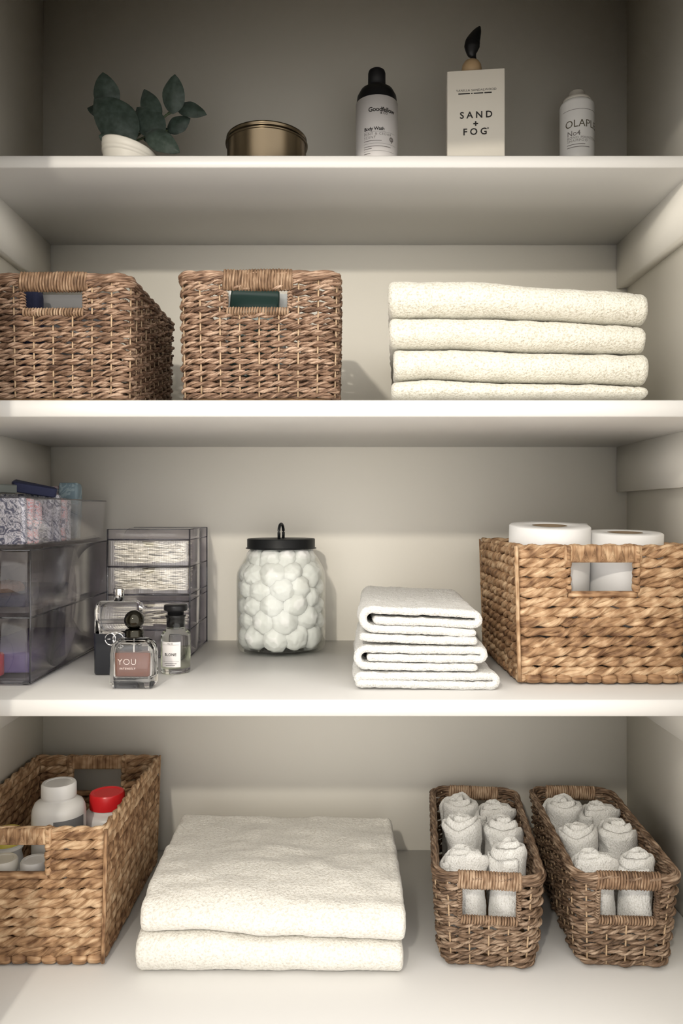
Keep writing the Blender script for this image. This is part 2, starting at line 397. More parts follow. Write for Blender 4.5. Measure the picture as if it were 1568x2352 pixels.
def strand(mb, w_, d_, r, z, s0, s1, plies, pr, amp, pitch, k=6, ds=.003, weave=0., stake=.021, par=0, zw=.0006, closed=False, flat=1.):
    n = max(int((s1-s0)/ds), 4)
    if closed: s0, s1 = s0+(s1-s0)/2, s1+(s1-s0)/2
    s = np.linspace(s0, s1, n, endpoint=not closed)
    P, Nn, L = path_rr(w_, d_, r, s); rs = rng.random()*50
    wob = vn(np.c_[s*1., np.full(n, rs), np.zeros(n)], 28, 3)*zw
    jit = vn(np.c_[s*1., np.full(n, rs+9), np.zeros(n)], 40, 5)*.9
    if closed: e = np.clip(np.minimum(s-s0, s1-s)/.02, 0, 1); wob *= e; jit *= e; pitch = (s1-s0)/max(round((s1-s0)/pitch), 1)
    off = weave*np.cos(PI*s/stake+par*PI)
    C0 = np.c_[P+Nn*off[:,None], np.full(n, z)+wob]
    N3 = np.c_[Nn, np.zeros(n)]; B3 = np.tile([0, 0, 1.], (n, 1)); ph0 = rng.random()*6.28
    for j in range(plies):
        ph = 2*PI*s/pitch+ph0+2*PI*j/plies+jit
        c, si = np.cos(ph)[:,None], np.sin(ph)[:,None]
        Cc = C0+amp*(c*N3*flat+si*B3)
        rr = pr*(1+.22*vn(np.c_[s*1., np.full(n, rs+j*3), np.zeros(n)], 55, 8+j))
        if closed: rr = pr+(rr-pr)*e
        tube(Cc, c*N3+si*B3, -si*N3+c*B3, rr, rr, k, mb, u=s.copy(), v0=rng.random()*3, closed=closed)
def seam(mb, P, r, k=6): return curve_tube(P, r, k, mb)

def coil(mb, x0, x1, y, z, ry, rz, turns, r, k=5, lean=0.):
    n = turns*14; t = np.linspace(0, 1, n); ph = t*turns*2*PI
    N3 = np.c_[np.zeros(n), np.cos(ph), np.sin(ph)]; rad = 1/np.sqrt((np.cos(ph)/ry)**2+(np.sin(ph)/rz)**2)
    jit = vn(np.c_[np.floor(ph/2/PI), np.zeros(n), np.zeros(n)], 3.3, int(rng.integers(99)))*r*.35
    Cc = np.c_[x0+(x1-x0)*t+lean*np.sin(ph), y+np.cos(ph)*(rad+jit), z+np.sin(ph)*(rad+jit)]
    tube(Cc, N3, np.tile([1., 0, 0], (n, 1)), r, r*1.05, k, mb, v0=rng.random()*5)

def seagrass_basket(loc, rz, wd, d_, h, wb, db, hole, label, rows, mname='seagrass', group='dark seagrass baskets', rc=.014):
    """hole = (x centre, half width, z0, z1)"""
    root = thing('woven_basket', label, 'basket', loc, rz, None); m = M[mname]
    hx, hw, hz0, hz1 = hole; th = .0045; top = h-.006
    def dims(z): t = z/h; return wb+(wd-wb)*t-2*th, db+(d_-db)*t-2*th
    for i in range(rows):
        z = .005+(top-.008)*(i+.5)/rows; w_, dd = dims(z); _, _, L = path_rr(w_, dd, rc, np.zeros(1)); st = L/round(L/.021)
        mb = MB(); kw = dict(plies=2, pr=.00215*(top/rows/.0066)**.6, amp=.0016, pitch=.031, weave=.0020, stake=st, par=i % 2, zw=.0008)
        if hz0-.001 < z < hz1+.002:
            strand(mb, w_, dd, rc, z, hx+hw, L/2-hw, **kw); strand(mb, w_, dd, rc, z, L/2+hw, L-hw+hx, **kw)
        else: strand(mb, w_, dd, rc, z, 0, L, closed=True, **kw)
        mb.build('woven_strand', m, root)
    # stakes
    mb = MB(); w0, d0 = dims(0); _, _, L0 = path_rr(w0, d0, rc, np.zeros(1)); ns = int(round(L0/.021))
    for i in range(ns):
        s = L0*i/ns; sx = s if s < L0/2 else s-L0
        ztop = top
        if abs(sx-hx) < hw+.002 or abs(s-L0/2) < hw+.002: ztop = hz0
        P = []
        for z in (.0065, ztop*.25, ztop*.5, ztop*.75, ztop):
            w_, dd = dims(z); _, _, L = path_rr(w_, dd, rc, np.zeros(1)); p, q, _ = path_rr(w_, dd, rc, np.array([L*i/ns])); P.append((p[0,0]+q[0,0]*.0008, p[0,1]+q[0,1]*.0008, z))
        curve_tube(P, .0011, 5, mb)
    mb.build('stakes', M['stake'], root, kind='stuff')
    # rim
    w_, dd = dims(h)
    for j, (dz, dn) in enumerate(((-.0012, .0018), (-.0012, -.0022), (.0012, 0), (-.0055, .0016))):
        mb = MB(); _, _, L = path_rr(w_+2*dn, dd+2*dn, rc, np.zeros(1))
        kw = dict(plies=2, pr=.0020, amp=.0013, pitch=.06, zw=.0010)
        if j < 3: strand(mb, w_+2*dn, dd+2*dn, rc, h-.0040+dz, 0, L, closed=True, **kw)
        else:
            strand(mb, w_+2*dn, dd+2*dn, rc, h-.0040+dz, hx+hw, L/2-hw, **kw); strand(mb, w_+2*dn, dd+2*dn, rc, h-.0040+dz, L/2+hw, L-hw+hx, **kw)
        mb.build('rim_strand', m, root)
    wt_, dt_ = dims((h+hz1)/2)
    for sgn, cx in ((-1, hx), (1, 0)):
        mb = MB(); yy = sgn*dt_/2; rz_ = (h-hz1)/2+.0002
        coil(mb, cx-hw-.003, cx+hw+.003, yy, (h+hz1)/2+.0006, .0052, rz_, int(hw*2/.0029), .0016, lean=.0012)
        tube(np.array([(cx-hw-.004, yy, (h+hz1)/2), (cx+hw+.004, yy, (h+hz1)/2)]), np.tile([0, 1., 0], (2, 1)), np.tile([0, 0, 1.], (2, 1)), .0045, rz_-.001, 8, mb)
        mb.build('handle_wrap', M['wrap'], root)
        w0_, d0_ = dims(hz0); mb = MB()
        coil(mb, cx-hw, cx+hw, sgn*d0_/2, hz0-.0022, .0042, .0040, int(hw*2/.0030), .0013, lean=.001)
        mb.build('opening_binding', M['wrap'], root)
        for e in (-1, 1):
            mb = MB(); x = cx+e*(hw+.0008)
            for q in range(int((hz1-hz0)/.0032)):
                z = hz0+.0016+q*.0032; a = np.linspace(0, 2*PI, 10, endpoint=False); wq, dq = dims(z)
                P = np.c_[x+np.cos(a)*.0022, sgn*dq/2+np.sin(a)*.0046, z+.0007*np.sin(a*2+q)]
                curve_tube(P, .0013, 5, mb, closed=True)
            mb.build('side_binding', m, root)
    w_, dd = dims(0); rbox(w_-.007, dd-.007, .004, rc, .001, c=(0, 0, .002)).build('base', M['base_weave'], root)
    return root

def hyacinth_basket(loc, rz, wd, d_, h, wb, db, hole, label, rows=13):
    root = thing('woven_basket', label, 'basket', loc, rz, None); m = M['hyacinth']; rc = .004
    hx, hw, hz0, hz1 = hole; th = .0062; z0b = .010; top = h-.003
    def dims(z): t = z/h; return wb+(wd-wb)*t-2*th, db+(d_-db)*t-2*th
    for i in range(rows):
        z = z0b+(top-z0b)*(i+.5)/rows; w_, dd = dims(z); _, _, L = path_rr(w_, dd, rc, np.zeros(1)); mb = MB()
        kw = dict(plies=2, pr=.0046, amp=.0027, pitch=.052*(1+.15*(rng.random()-.5)), zw=.0011, k=8, flat=.7)
        if hz0-.002 < z < h:
            if z > hz0-.002:
                strand(mb, w_, dd, rc, z, hx+hw+.004, L/2-hw-.004, **kw); strand(mb, w_, dd, rc, z, L/2+hw+.004, L-hw+hx-.004, **kw)
        else: strand(mb, w_, dd, rc, z, 0, L, closed=True, **kw)
        mb.build('woven_strand', m, root)
    # corner posts
    for sx in (-1, 1):
        for sy in (-1, 1):
            P = []
            for z in np.linspace(.004, h-.001, 8):
                w_, dd = dims(z); P.append((sx*(w_/2+(.0045 if sy < 0 else .0030))+.0003*math.sin(z*300), sy*(dd/2+.0045), z))
            mb = curve_tube(P, .0024 if sy < 0 else .0014, 7); mb.build('corner_post', m, root)
    # bottom border: short wrapped barrels
    w_, dd = dims(.006); _, _, L = path_rr(w_, dd, rc, np.zeros(1)); nb = int(L/.0175); mb = MB()
    for i in range(nb):
        s0 = L*i/nb; ln = L/nb; q = np.linspace(0, 1, 9); s = s0+q*ln*1.02; P, Nn, _ = path_rr(w_, dd, rc, s)
        rr = (.0062+.0012*rng.random())*np.sqrt(np.clip(1-(2*q-1)**4*.75, .1, 1))
        tube(np.c_[P+Nn*.0008, np.full(9, .0070)+.0006*rng.random()], np.c_[Nn, np.zeros(9)], np.tile([0, 0, 1.], (9, 1)), rr*.95, rr*.92, 8, mb, u=s, v0=rng.random()*5)
    mb.build('bottom_border', m, root)
    # rim binding
    w_, dd = dims(h); _, _, L = path_rr(w_, dd, rc, np.zeros(1)); mb = MB()
    strand(mb, w_, dd, rc, h-.0026, 0, L, closed=True, plies=2, pr=.0026, amp=.0016, pitch=.045, zw=.0006, k=7, flat=1.2)
    mb.build('rim_strand', m, root)
    for sgn, cx in ((-1, hx), (1, 0)):
        wt_, dt_ = dims((h+hz1)/2); yy = sgn*dt_/2; hh = h-hz1; mb = MB()
        # flat handle band
        xs = np.linspace(cx-hw-.008, cx+hw+.008, 40); pr = rrpts(.0115, hh, .003, 4)
        V = np.zeros((40, len(pr), 3)); V[:,:,0] = xs[:,None]; V[:,:,1] = yy+pr[:,0]; V[:,:,2] = (h+hz1)/2+pr[:,1]
        UV = np.zeros((40, len(pr), 2)); UV[:,:,0] = np.linspace(0, 1, len(pr))[None]*.04; UV[:,:,1] = xs[:,None]*60
        mb.grid(V, cv=False, UV=UV, caps=True); band = mb.build('handle_band', m, root)
        # zigzag folds standing proud of the band
        nt = 7; zl, zh = hz1+.0015, h-.0035; wtr = 2*hw/nt
        for i in range(nt):
            x0 = cx-hw+i*wtr; mb = MB(); ys = yy+sgn*.0060
            for tri, lift in ((((x0+.0007, zl), (x0+wtr-.0007, zl), (x0+wtr/2, zh)), .0034),):
                V = []
                for k_ in range(3): V.append((tri[k_][0], ys, tri[k_][1]))
                cxx = (tri[0][0]+tri[1][0]+tri[2][0])/3; V.append((cxx, ys+sgn*lift, zl+.35*(zh-zl)))
                V += [((tri[a][0]+tri[b][0])/2+(.0004*(rng.random()-.5)), ys+sgn*.0009, (tri[a][1]+tri[b][1])/2) for a, b in ((0,1),(1,2),(2,0))]
                mb.poly(V, [(0,4,3),(4,1,3),(1,5,3),(5,2,3),(2,6,3),(6,0,3)])
            mb.uv = [np.random.default_rng(i).random((len(u), 2)) for u in mb.uv]; mb.has = True
            mb.build('handle_fold', m, root)
        for e in (-1, 1):                                  # bound sides of the opening
            mb = MB(); x = cx+e*(hw+.0028)
            for q in range(6):
                z = hz0+(h-hz0)*(q+.5)/6; a = np.linspace(0, 2*PI, 12, endpoint=False); wq, dq = dims(z)
                P = np.c_[x+np.cos(a)*.0028+e*.001*rng.random(), sgn*dq/2+np.sin(a)*.0062, z+.0012*np.sin(a+q)]
                T = np.roll(P, -1, 0)-np.roll(P, 1, 0); T /= np.linalg.norm(T, axis=1)[:,None]
                Nr = np.c_[np.cos(a), np.sin(a), 0*a]; tube(P, Nr, np.tile([0, 0, 1.], (12, 1)), .0016, (h-hz0)/12*1.05, 6, mb, closed=True, v0=rng.random()*4)
            mb.build('side_binding', m, root)
        w0_, d0_ = dims(hz0); mb = MB(); xs = np.linspace(cx-hw-.003, cx+hw+.003, 24)
        Cc = np.c_[xs, np.full(24, sgn*d0_/2), np.full(24, hz0-.0034)]; tube(Cc, np.tile([0, 1., 0], (24, 1)), np.tile([0, 0, 1.], (24, 1)), .0058, .0040, 7, mb)
        mb.build('opening_binding', m, root)
    w_, dd = dims(0); rbox(w_, dd, .005, rc, .001, c=(0, 0, .002)).build('base', M['base_weave'], root)
    return root

def placed(xc, yf, d_, zs, rz=0): return (xc, yf+d_/2, zs)
# upper left pair
dA = .232
seagrass_basket(placed(wx(118, .835), .835, dA, Z2), 0, .1745, dA, .1415, .170, dA-.006, (0.001, .0335, .101, .1215),
    'brown woven basket at the far left of the second shelf, handle opening showing grey inside', 21)
dB = .25
seagrass_basket(placed(wx(594, .835), .835, dB, Z2), 0, .181, dB, .1445, .176, dB-.006, (-.0015, .0345, .102, .1225),
    'brown woven basket in the middle of the second shelf, left of the cream towels', 21)
# small ones at the bottom
dF = .285
rF = math.radians(-6); rG = math.radians(-3.2)
def small(fx, yf, rz, label, wt, wb):
    cx = fx-math.sin(rz)*dF/2; cy = yf+math.cos(rz)*dF/2
    return seagrass_basket((cx, cy, Z4), rz, wt, dF, .1175, wb, dF-.03, (0, .0325, .0625, .0985), label, 16, 'seagrass_dark', rc=.02)
bF = small(.1675, .868, rF, 'narrow brown basket of rolled white washcloths, nearer the folded bath towels', .131, .117)
bG = small(.3255, .868, rG, 'narrow brown basket of rolled white washcloths, in the bottom right corner', .127, .113)
# water hyacinth baskets
dC = .245
hyacinth_basket((wx(1384, .886), .886+dC/2-.003, Z3), 0, .203, dC, .162, .195, dC-.008, (0, .0365, .1085, .142),
    'golden tan woven basket holding toilet rolls at the right of the third shelf')
dD = .275
hyacinth_basket(((-.4635-.2706)/2, .888+dD/2, Z4), 0, .1925, dD, .161, .182, dD-.006, (-.0135, .0365, .108, .1415),
    'golden tan woven basket with white and red-capped bottles on the lowest shelf')

# ============================================================ towels
def ribbon(path, th, x0, x1, nx, er=.004, mb=None, xfun=None):
    """cloth of thickness th following path (n,2) in (y,z), extruded along x"""
    mb = mb or MB(); P = np.array(path, float); T = np.gradient(P, axis=0); T /= np.linalg.norm(T, axis=1)[:,None]+1e-12
    Nn = np.c_[-T[:,1], T[:,0]]; h = th/2
    ea = [(PI/2-PI*k/6) for k in range(1, 6)]
    off = [Nn*1., ]
    base = np.vstack([P, np.repeat(P[-1:], 5, 0), P[::-1], np.repeat(P[:1], 5, 0)])
    e1 = np.array([math.sin(a)*Nn[-1]+math.cos(a)*T[-1] for a in ea]); e0 = np.array([-math.sin(a)*Nn[0]-math.cos(a)*T[0] for a in ea])
    O = np.vstack([Nn, e1, -Nn[::-1], e0])*h
    u = np.linspace(0, 1, nx); xs = x0+(x1-x0)*(.5-.5*np.cos(PI*u))*.15+(x1-x0)*u*.85
    V = np.zeros((nx, len(base), 3))
    for i, x in enumerate(xs):
        dd = min(x-x0, x1-x); f = math.sqrt(max(1-(1-min(dd/er, 1))**2, .0004))
        p = base+O*f; V[i,:,0] = x; V[i,:,1] = p[:,0]; V[i,:,2] = p[:,1]
    mb.grid(V, cv=True, caps=True); return mb
def dens(pts, step):
    pts = np.array(pts, float); d = np.r_[0, np.cumsum(np.linalg.norm(np.diff(pts, axis=0), axis=1))]
    k = max(int(d[-1]/step), 3); t = np.linspace(0, d[-1], k); return np.c_[np.interp(t, d, pts[:,0]), np.interp(t, d, pts[:,1])]
def arc(cy, cz, r, a0, a1, k=10, ry=None):
    return [(cy+(ry or r)*math.cos(a), cz+r*math.sin(a)) for a in np.linspace(a0, a1, k)]
def fluff(V, seed, a1=.0008, f1=60, a2=.00045, f2=420): 
    return V+vn3(V, f1, seed)*a1+vn3(V, f2, seed+5)*a2
def folded_towel(name, label, x0, x1, yf, depth, zb, zt, m, seed, group, step=.003, nx=150, wr=.0, hem=True, shear=0., droop=0.):
    """towel seen from its front fold; zb(x), zt(x) world heights (functions)"""
    xc = (x0+x1)/2; H = 1.0; t = .30
    # unit cross-section (z in 0..1 scaled later, y real): outer U and inner slab
    hh = .04; tt = hh*.36
    outer = [(depth, tt/2), (hh*.6, tt/2)]+arc(hh*.5, hh/2, hh/2-tt/2, -PI/2, -3*PI/2, 14)+[(hh*.6, hh-tt/2), (depth, hh-tt/2)]
    mb = ribbon(dens(outer, step), tt, x0-xc, x1-xc, nx, .007)
    inner = [(depth-.002, hh/2), (hh*.42, hh/2)]
    ribbon(dens(inner, step*2), hh*.30, x0-xc+.0015, x1-xc+.001, nx//2, .004, mb)
    def f(V):
        X = V[:,0]+xc; b = zb(X); tp = zt(X)
        V = V.copy(); ze = V[:,2]/hh; 
        W = V.copy(); W[:,2] = b+ze*(tp-b)-zmin
        if wr: W[:,2] += (wr*vn(W*[1, 1.6, 0], 14, seed)+wr*.5*vn(W*[1, 2, 0], 34, seed+1))*np.clip(ze*1.5-.5, 0, 1)*np.clip(V[:,1]/.03, 0, 1)
        W[:,1] += .0022*vn(W*[1, 0, .3], 22, seed+3)*np.clip(1-V[:,1]/.03, 0, 1)
        if hem:
            g = np.exp(-((V[:,0]-(x1-xc-.013))/.0012)**2)*.0011; W[:,2] -= g*(ze > .8); 
            g2 = np.exp(-((V[:,0]-(x0-xc+.014))/.0012)**2)*.0010; W[:,1] += g2*(V[:,1] < .01)
        W[:,0] += shear*V[:,1]; W[:,2] -= droop*np.clip(1-V[:,1]/.085, 0, 1)**2*np.clip(ze, 0, 1)
        return fluff(W, seed)
    zmin = float(np.min(zb(np.linspace(x0, x1, 50))))
    mb.xf(f)
    o = mb.build(name, m, None); o.location = (xc, yf, zmin); tag(o, label, 'towel', group); return o
def interp(xs, ys, Y):
    X = [wx(a, Y) for a in xs]; Zs = [wz(b, Y) for b in ys]
    return lambda x: np.interp(x, X, Zs)
Yt = .835
Bd = [interp([890, 1490], [917.2, 917.2], Yt),
      interp([890, 985, 1110, 1380, 1490], [872, 865, 873, 878, 883], Yt),
      interp([890, 1070, 1200, 1490], [797, 796, 803, 808], Yt),
      interp([890, 1150, 1280, 1490], [723, 725, 730, 743], Yt),
      interp([890, 1110, 1180, 1320, 1450, 1490], [637, 637, 645, 654, 662, 667], Yt)]
gap = .0008
names = ['cream folded towel at the bottom of the stack of four on the second shelf', 'cream folded towel second from the bottom in the stack of four',
         'cream folded towel just below the topmost one in the stack of four', 'cream folded towel on top of the stack of four on the second shelf']
xr = [(899, 1490), (902, 1491), (893, 1486), (890, 1490)]
for i in range(4):
    zb = (lambda k: (lambda x: Bd[k](x)+(gap if k else .0016)))(i); zt = (lambda k: (lambda x: Bd[k+1](x)-gap))(i)
    folded_towel('folded_towel', names[i], wx(xr[i][0], Yt), wx(xr[i][1], Yt), .833, .30, zb, zt, M['cream_terry'], 20+i, 'cream bath towels on the second shelf', shear=.075)
# bath towels on the lowest shelf
Ye = .875
zlo = lambda x: np.full(np.shape(x), Z4+.0015)
zmid = interp([310, 480, 590, 800, 930], [2146, 2144, 2157, 2164, 2170], Ye)
ztop = lambda x: np.interp(x, [-.235, -.1, .075], [Z4+.094, Z4+.092, Z4+.086])
folded_towel('bath_towel', 'off-white bath towel underneath, on the lowest shelf beside the tan basket', wx(311, Ye), wx(926, Ye), .868, .235, zlo, lambda x: zmid(x)-.0008, M['bath_terry'], 51, 'off-white bath towels on the lowest shelf', hem=False)
folded_towel('bath_towel', 'off-white bath towel on top, softly wrinkled, on the lowest shelf', wx(322, Ye), wx(931, Ye), .868, .235, lambda x: zmid(x)+.0008, ztop, M['bath_terry'], 57, 'off-white bath towels on the lowest shelf', wr=.0042, droop=.015)

# folded washcloths, cut edges to the front
Yw = .86
def cloth(label, paths, th, z0, seed, dep=.235, slope=0.):
    mb = MB()
    xs = np.concatenate([np.array(p)[:,0] for p, _ in paths]); xc = float(xs.mean())
    for p, t in paths:
        q = np.array(p, float); q[:,0] -= xc
        m_ = ribbon(dens(q, .0028), t, 0, dep, 90, .003)
        V = np.concatenate(m_.v); fl = m_.f
        W = np.c_[V[:,1], V[:,0], V[:,2]]       # path y -> x ; extrusion -> y
        mb.v.append(W); mb.f += [f[:, ::-1]+mb.n for f in fl]; mb.uv += m_.uv; mb.n += len(W)
    def f(W):
        W = W.copy(); W[:,0] += W[:,1]*.035+.003*vn(W*[0, 1, 4], 12, seed)
        W[:,2] += slope*W[:,0]+.0006*vn(W*[1, .4, 0], 30, seed+2)
        return fluff(W, seed, .0007, 110, .0007, 520)
    mb.xf(f)
    o = mb.build('folded_washcloth', M['white_terry'], None); o.location = (xc, Yw, z0); tag(o, label, 'washcloth', 'folded white washcloths by the cotton jar'); return o
def X_(p): return wx(p, Yw)
zz = lambda py: wz(py, Yw)-Z3          # height above shelf
def trifold(l, r1, r2, r3, za, zb_, zc_, t, rb=None):
    """za>zb>zc layer centre heights; outer fold at the left, inner flap folded at the right"""
    rc_ = (za-zc_)/2; m_ = (za+zc_)/2
    p = [(X_(r3), zc_), (X_(l)+rc_, zc_)]+[(X_(l)+rc_+rc_*math.cos(a), m_+rc_*math.sin(a)) for a in np.linspace(-PI/2, -3*PI/2, 14)]
    rr = (za-zb_)/2; p += [(X_(r1)-rr, za)]+[(X_(r1)-rr+rr*math.cos(a), (za+zb_)/2+rr*math.sin(a)) for a in np.linspace(PI/2, -PI/2, 8)]
    p += [(X_(l)+rc_*1.5, zb_)]
    return p
t1 = .0072
cloth('white folded washcloth at the bottom of the low stack, spread widest', [([(X_(822), .0205-.0125), (X_(1122), .0050)]+[(X_(1126)+.0052*math.cos(a), .0103+.0052*math.sin(a)) for a in np.linspace(-PI/2, PI/2, 8)]+[(X_(1110), .0155), (X_(818)+.006, .0160)]+[(X_(816)+.004+.0035*math.cos(a), .0125+.0035*math.sin(a)) for a in np.linspace(PI/2, PI, 4)], .0086)], 0, Z3, 71, .245)
zB = .0222
cloth('white folded washcloth above the widest bottom one in the low stack', [(trifold(822, 1114, 1110, 1091, .0252, .0155, .0060, t1), .0082)], 0, Z3+zB-.0015, 73, .238, -.012)
cloth('thin single white washcloth layer in the middle of the low stack', [([(X_(836), .0065), (X_(850), .0055), (X_(1092), .0050)], .0088)], 0, Z3+zB+.0300, 75, .236, -.022)
cloth('white folded washcloth on top of the low stack beside the tan basket', [(trifold(831, 1099, 1095, 1084, .0262, .0145, .0050, t1), .0086)], 0, Z3+zB+.0405, 77, .240, -.042)

# rolled washcloths in the two small baskets
def rolled(parent_loc, rad, length, seed, tilt, lean, mname='white_terry'):
    turns = 2.6; n = 90; a = np.linspace(0, turns*2*PI, n); r = rad*(.16+.78*a/a[-1])
    path = np.c_[r*np.cos(a), r*np.sin(a)]
    mb = ribbon(path, .0066, 0, length, 40, .005)
    def f(V):
        x, y, z = V[:,1], V[:,2], V[:,0]; rr = np.sqrt(x*x+y*y)/rad
        W = np.c_[x, y, z]; W[:,2] += (.010*(1-rr)-.012*np.clip(rr-.55, 0, 1))*(z/length)**2; W[:,:2] *= (.80+.34*z/length)[:,None]
        W[:,:2] *= (1+.16*vn(W, 28, seed))[:,None]
        W += vn3(W, 42, seed+1)*.0070
        return fluff(W, seed+3, .0008, 140, .0005, 500)
    mb.xf(f); return mb
variants = [rolled(None, .0262, .088, 90+i, 0, 0).mesh('rolled_cloth') for i in range(5)]
for me in variants: me.materials.append(M['white_terry'])
def roll_set(basket, spots, descr, group):
    mw = Matrix.Translation(basket.location) @ Matrix.Rotation(basket.rotation_euler.z, 4, 'Z')
    for i, (lx, ly, zt, rx, ry, sc, v, lab) in enumerate(spots):
        o = bpy.data.objects.new('rolled_washcloth', variants[v]); COL.objects.link(o)
        R = Matrix.Rotation(rx, 4, 'X') @ Matrix.Rotation(ry, 4, 'Y') @ Matrix.Rotation(i*1.3, 4, 'Z')
        o.matrix_world = mw @ Matrix.Translation((lx, ly, .0075)) @ R @ Matrix.Diagonal((sc, sc, zt, 1))
        tag(o, lab+descr, 'washcloth', group)
L6 = ['rolled white washcloth front left, nearest the handle,', 'rolled white washcloth front right, nearest the handle,', 'rolled white washcloth middle left of its basket', 'rolled white washcloth middle right of its basket',
      'rolled white washcloth rear left, farthest from the handle,', 'rolled white washcloth rear right, farthest from the handle,']
def six(zf): 
    s = []
    for i in range(6):
        lx = (-.0222 if i % 2 == 0 else .0238); ly = (-.098, 0.0-.015, .070)[i//2]+(.006 if i % 2 else 0)
        s.append((lx, ly, zf[i], -.16+.05*(i % 3), (.03 if i % 2 else -.03), .93, (i*2) % 5, L6[i]))
    return s
roll_set(bF, six([1.24, 1.27, 1.36, 1.25, 1.24, 1.18]), ' in the basket nearer the bath towels', 'rolled washcloths in the left small basket')
roll_set(bG, six([1.20, 1.14, 1.24, 1.20, 1.22, 1.16]), ' in the corner basket', 'rolled washcloths in the right small basket')

# ============================================================ top shelf things
def plant():
    Y = 1.06; t = thing('potted_plant', 'small dark green leafy plant in a white ridged pot on the top shelf', 'plant', (wx(298, Y), Y, Z1))
    H = .0700
    prof = [(.001, .0), (.026, .0), (.029, .002), (.0335, .030), (.0358, .052), (.0358, .0535), (.0372, .054), (.0372, .059), (.0364, .0598), (.0374, .062), (.0374, .068), (.036, H), (.0345, .069), (.033, .060), (.001, .060)]
    mb = lathe(prof, 56); mb.xf(lambda V: np.c_[V[:,0], V[:,1], V[:,2]-V[:,0]*.26*np.clip(V[:,2]/H, 0, 1)])
    mb.build('pot', M['ceramic'], t)
    lathe([(.001, .052), (.0325, .052), (.0325, .05), (.001, .05)], 32).build('soil', M['soil'], t)
    def P(px, py, dy=0): Yq = Y+dy; return np.array([wx(px, Yq)-t.location.x, dy, wz(py, Yq)-Z1])
    leaves = [((252, 256), (236, 166), 60, .00), ((312, 320), (216, 226), 92, -.012), ((240, 262), (200, 248), 26, .012), ((362, 284), (331, 205), 46, -.004),
              ((396, 262), (402, 171), 52, .0), ((404, 244), (475, 264), 36, .006), ((384, 300), (437, 272), 40, .010), ((372, 312), (314, 246), 66, -.008), ((334, 304), (412, 350), 50, -.016),
              ((262, 322), (227, 312), 30, -.010), ((300, 300), (340, 250), 30, .012), ((330, 322), (395, 300), 40, .010)]
    for i, (a, b, wd, dy) in enumerate(leaves):
        A = P(*a, dy); B = P(*b, dy-.014+.006*(i % 4)); ax = B-A; L = np.linalg.norm(ax); ax /= L
        side = np.cross(ax, [0, 1., 0]); side /= np.linalg.norm(side); nr = np.cross(side, ax); wd = wd*Y/F/2
        u = np.linspace(0, 1, 13); v = np.linspace(-1, 1, 9); prof_ = np.sin(PI*np.clip(u, 0, 1)**.85)**.72; prof_[0] = .06; prof_[-1] = .02
        G = []
        for sgn in (1, -1):
            V = A+ax*(u*L)[:,None,None]+side*(v[None,:]*prof_[:,None]*wd)[:,:,None]+nr*((np.abs(v)[None,:]**1.5*.30*wd*prof_[:,None])+(-.10*L*(u*(1-u))*4)[:,None]+.0009*np.sin(u*13+i)[:,None]*np.abs(v)[None,:]+sgn*.00035)[:,:,None]
            G.append(V)
        mb = MB(); mb.grid(G[0]); mb.grid(G[1][::-1]); mb.build('leaf', M['leaf'], t)
    mb = MB()
    for pts in ([(300, 325), (330, 300), (360, 280), (385, 262), (402, 240)], [(290, 325), (270, 290), (250, 250)], [(310, 325), (345, 310), (385, 300)], [(380, 265), (410, 250)]):
        curve_tube(smooth_path([P(*p, .006) for p in pts], 20), .0014, 6, mb)
    mb.build('stem', M['stem'], t)
plant()

def tin():
    Y = 1.03; R = wx(706, Y)-wx(519, Y); R = R/2; t = thing('round_tin', 'round brass-coloured metal tin with stepped lid on the top shelf', 'tin', (wx(612.5, Y), Y, Z1))
    H = .497-.4318+.0035
    lathe([(.001, 0), (R-.004, 0), (R-.002, .002), (R-.002, H-.012), (R-.001, H-.011), (.001, H-.011)], 96).build('body', M['brass'], t)
    lathe([(.001, H-.0115), (R, H-.0115), (R+.0003, H-.0100), (R+.0003, H-.0085), (R-.0022, H-.0080), (R-.0022, H-.0050), (R-.0008, H-.0042), (R-.0010, H-.0022), (R-.004, H-.0008), (R-.012, H), (.001, H)], 96).build('lid', M['brass'], t)
tin()

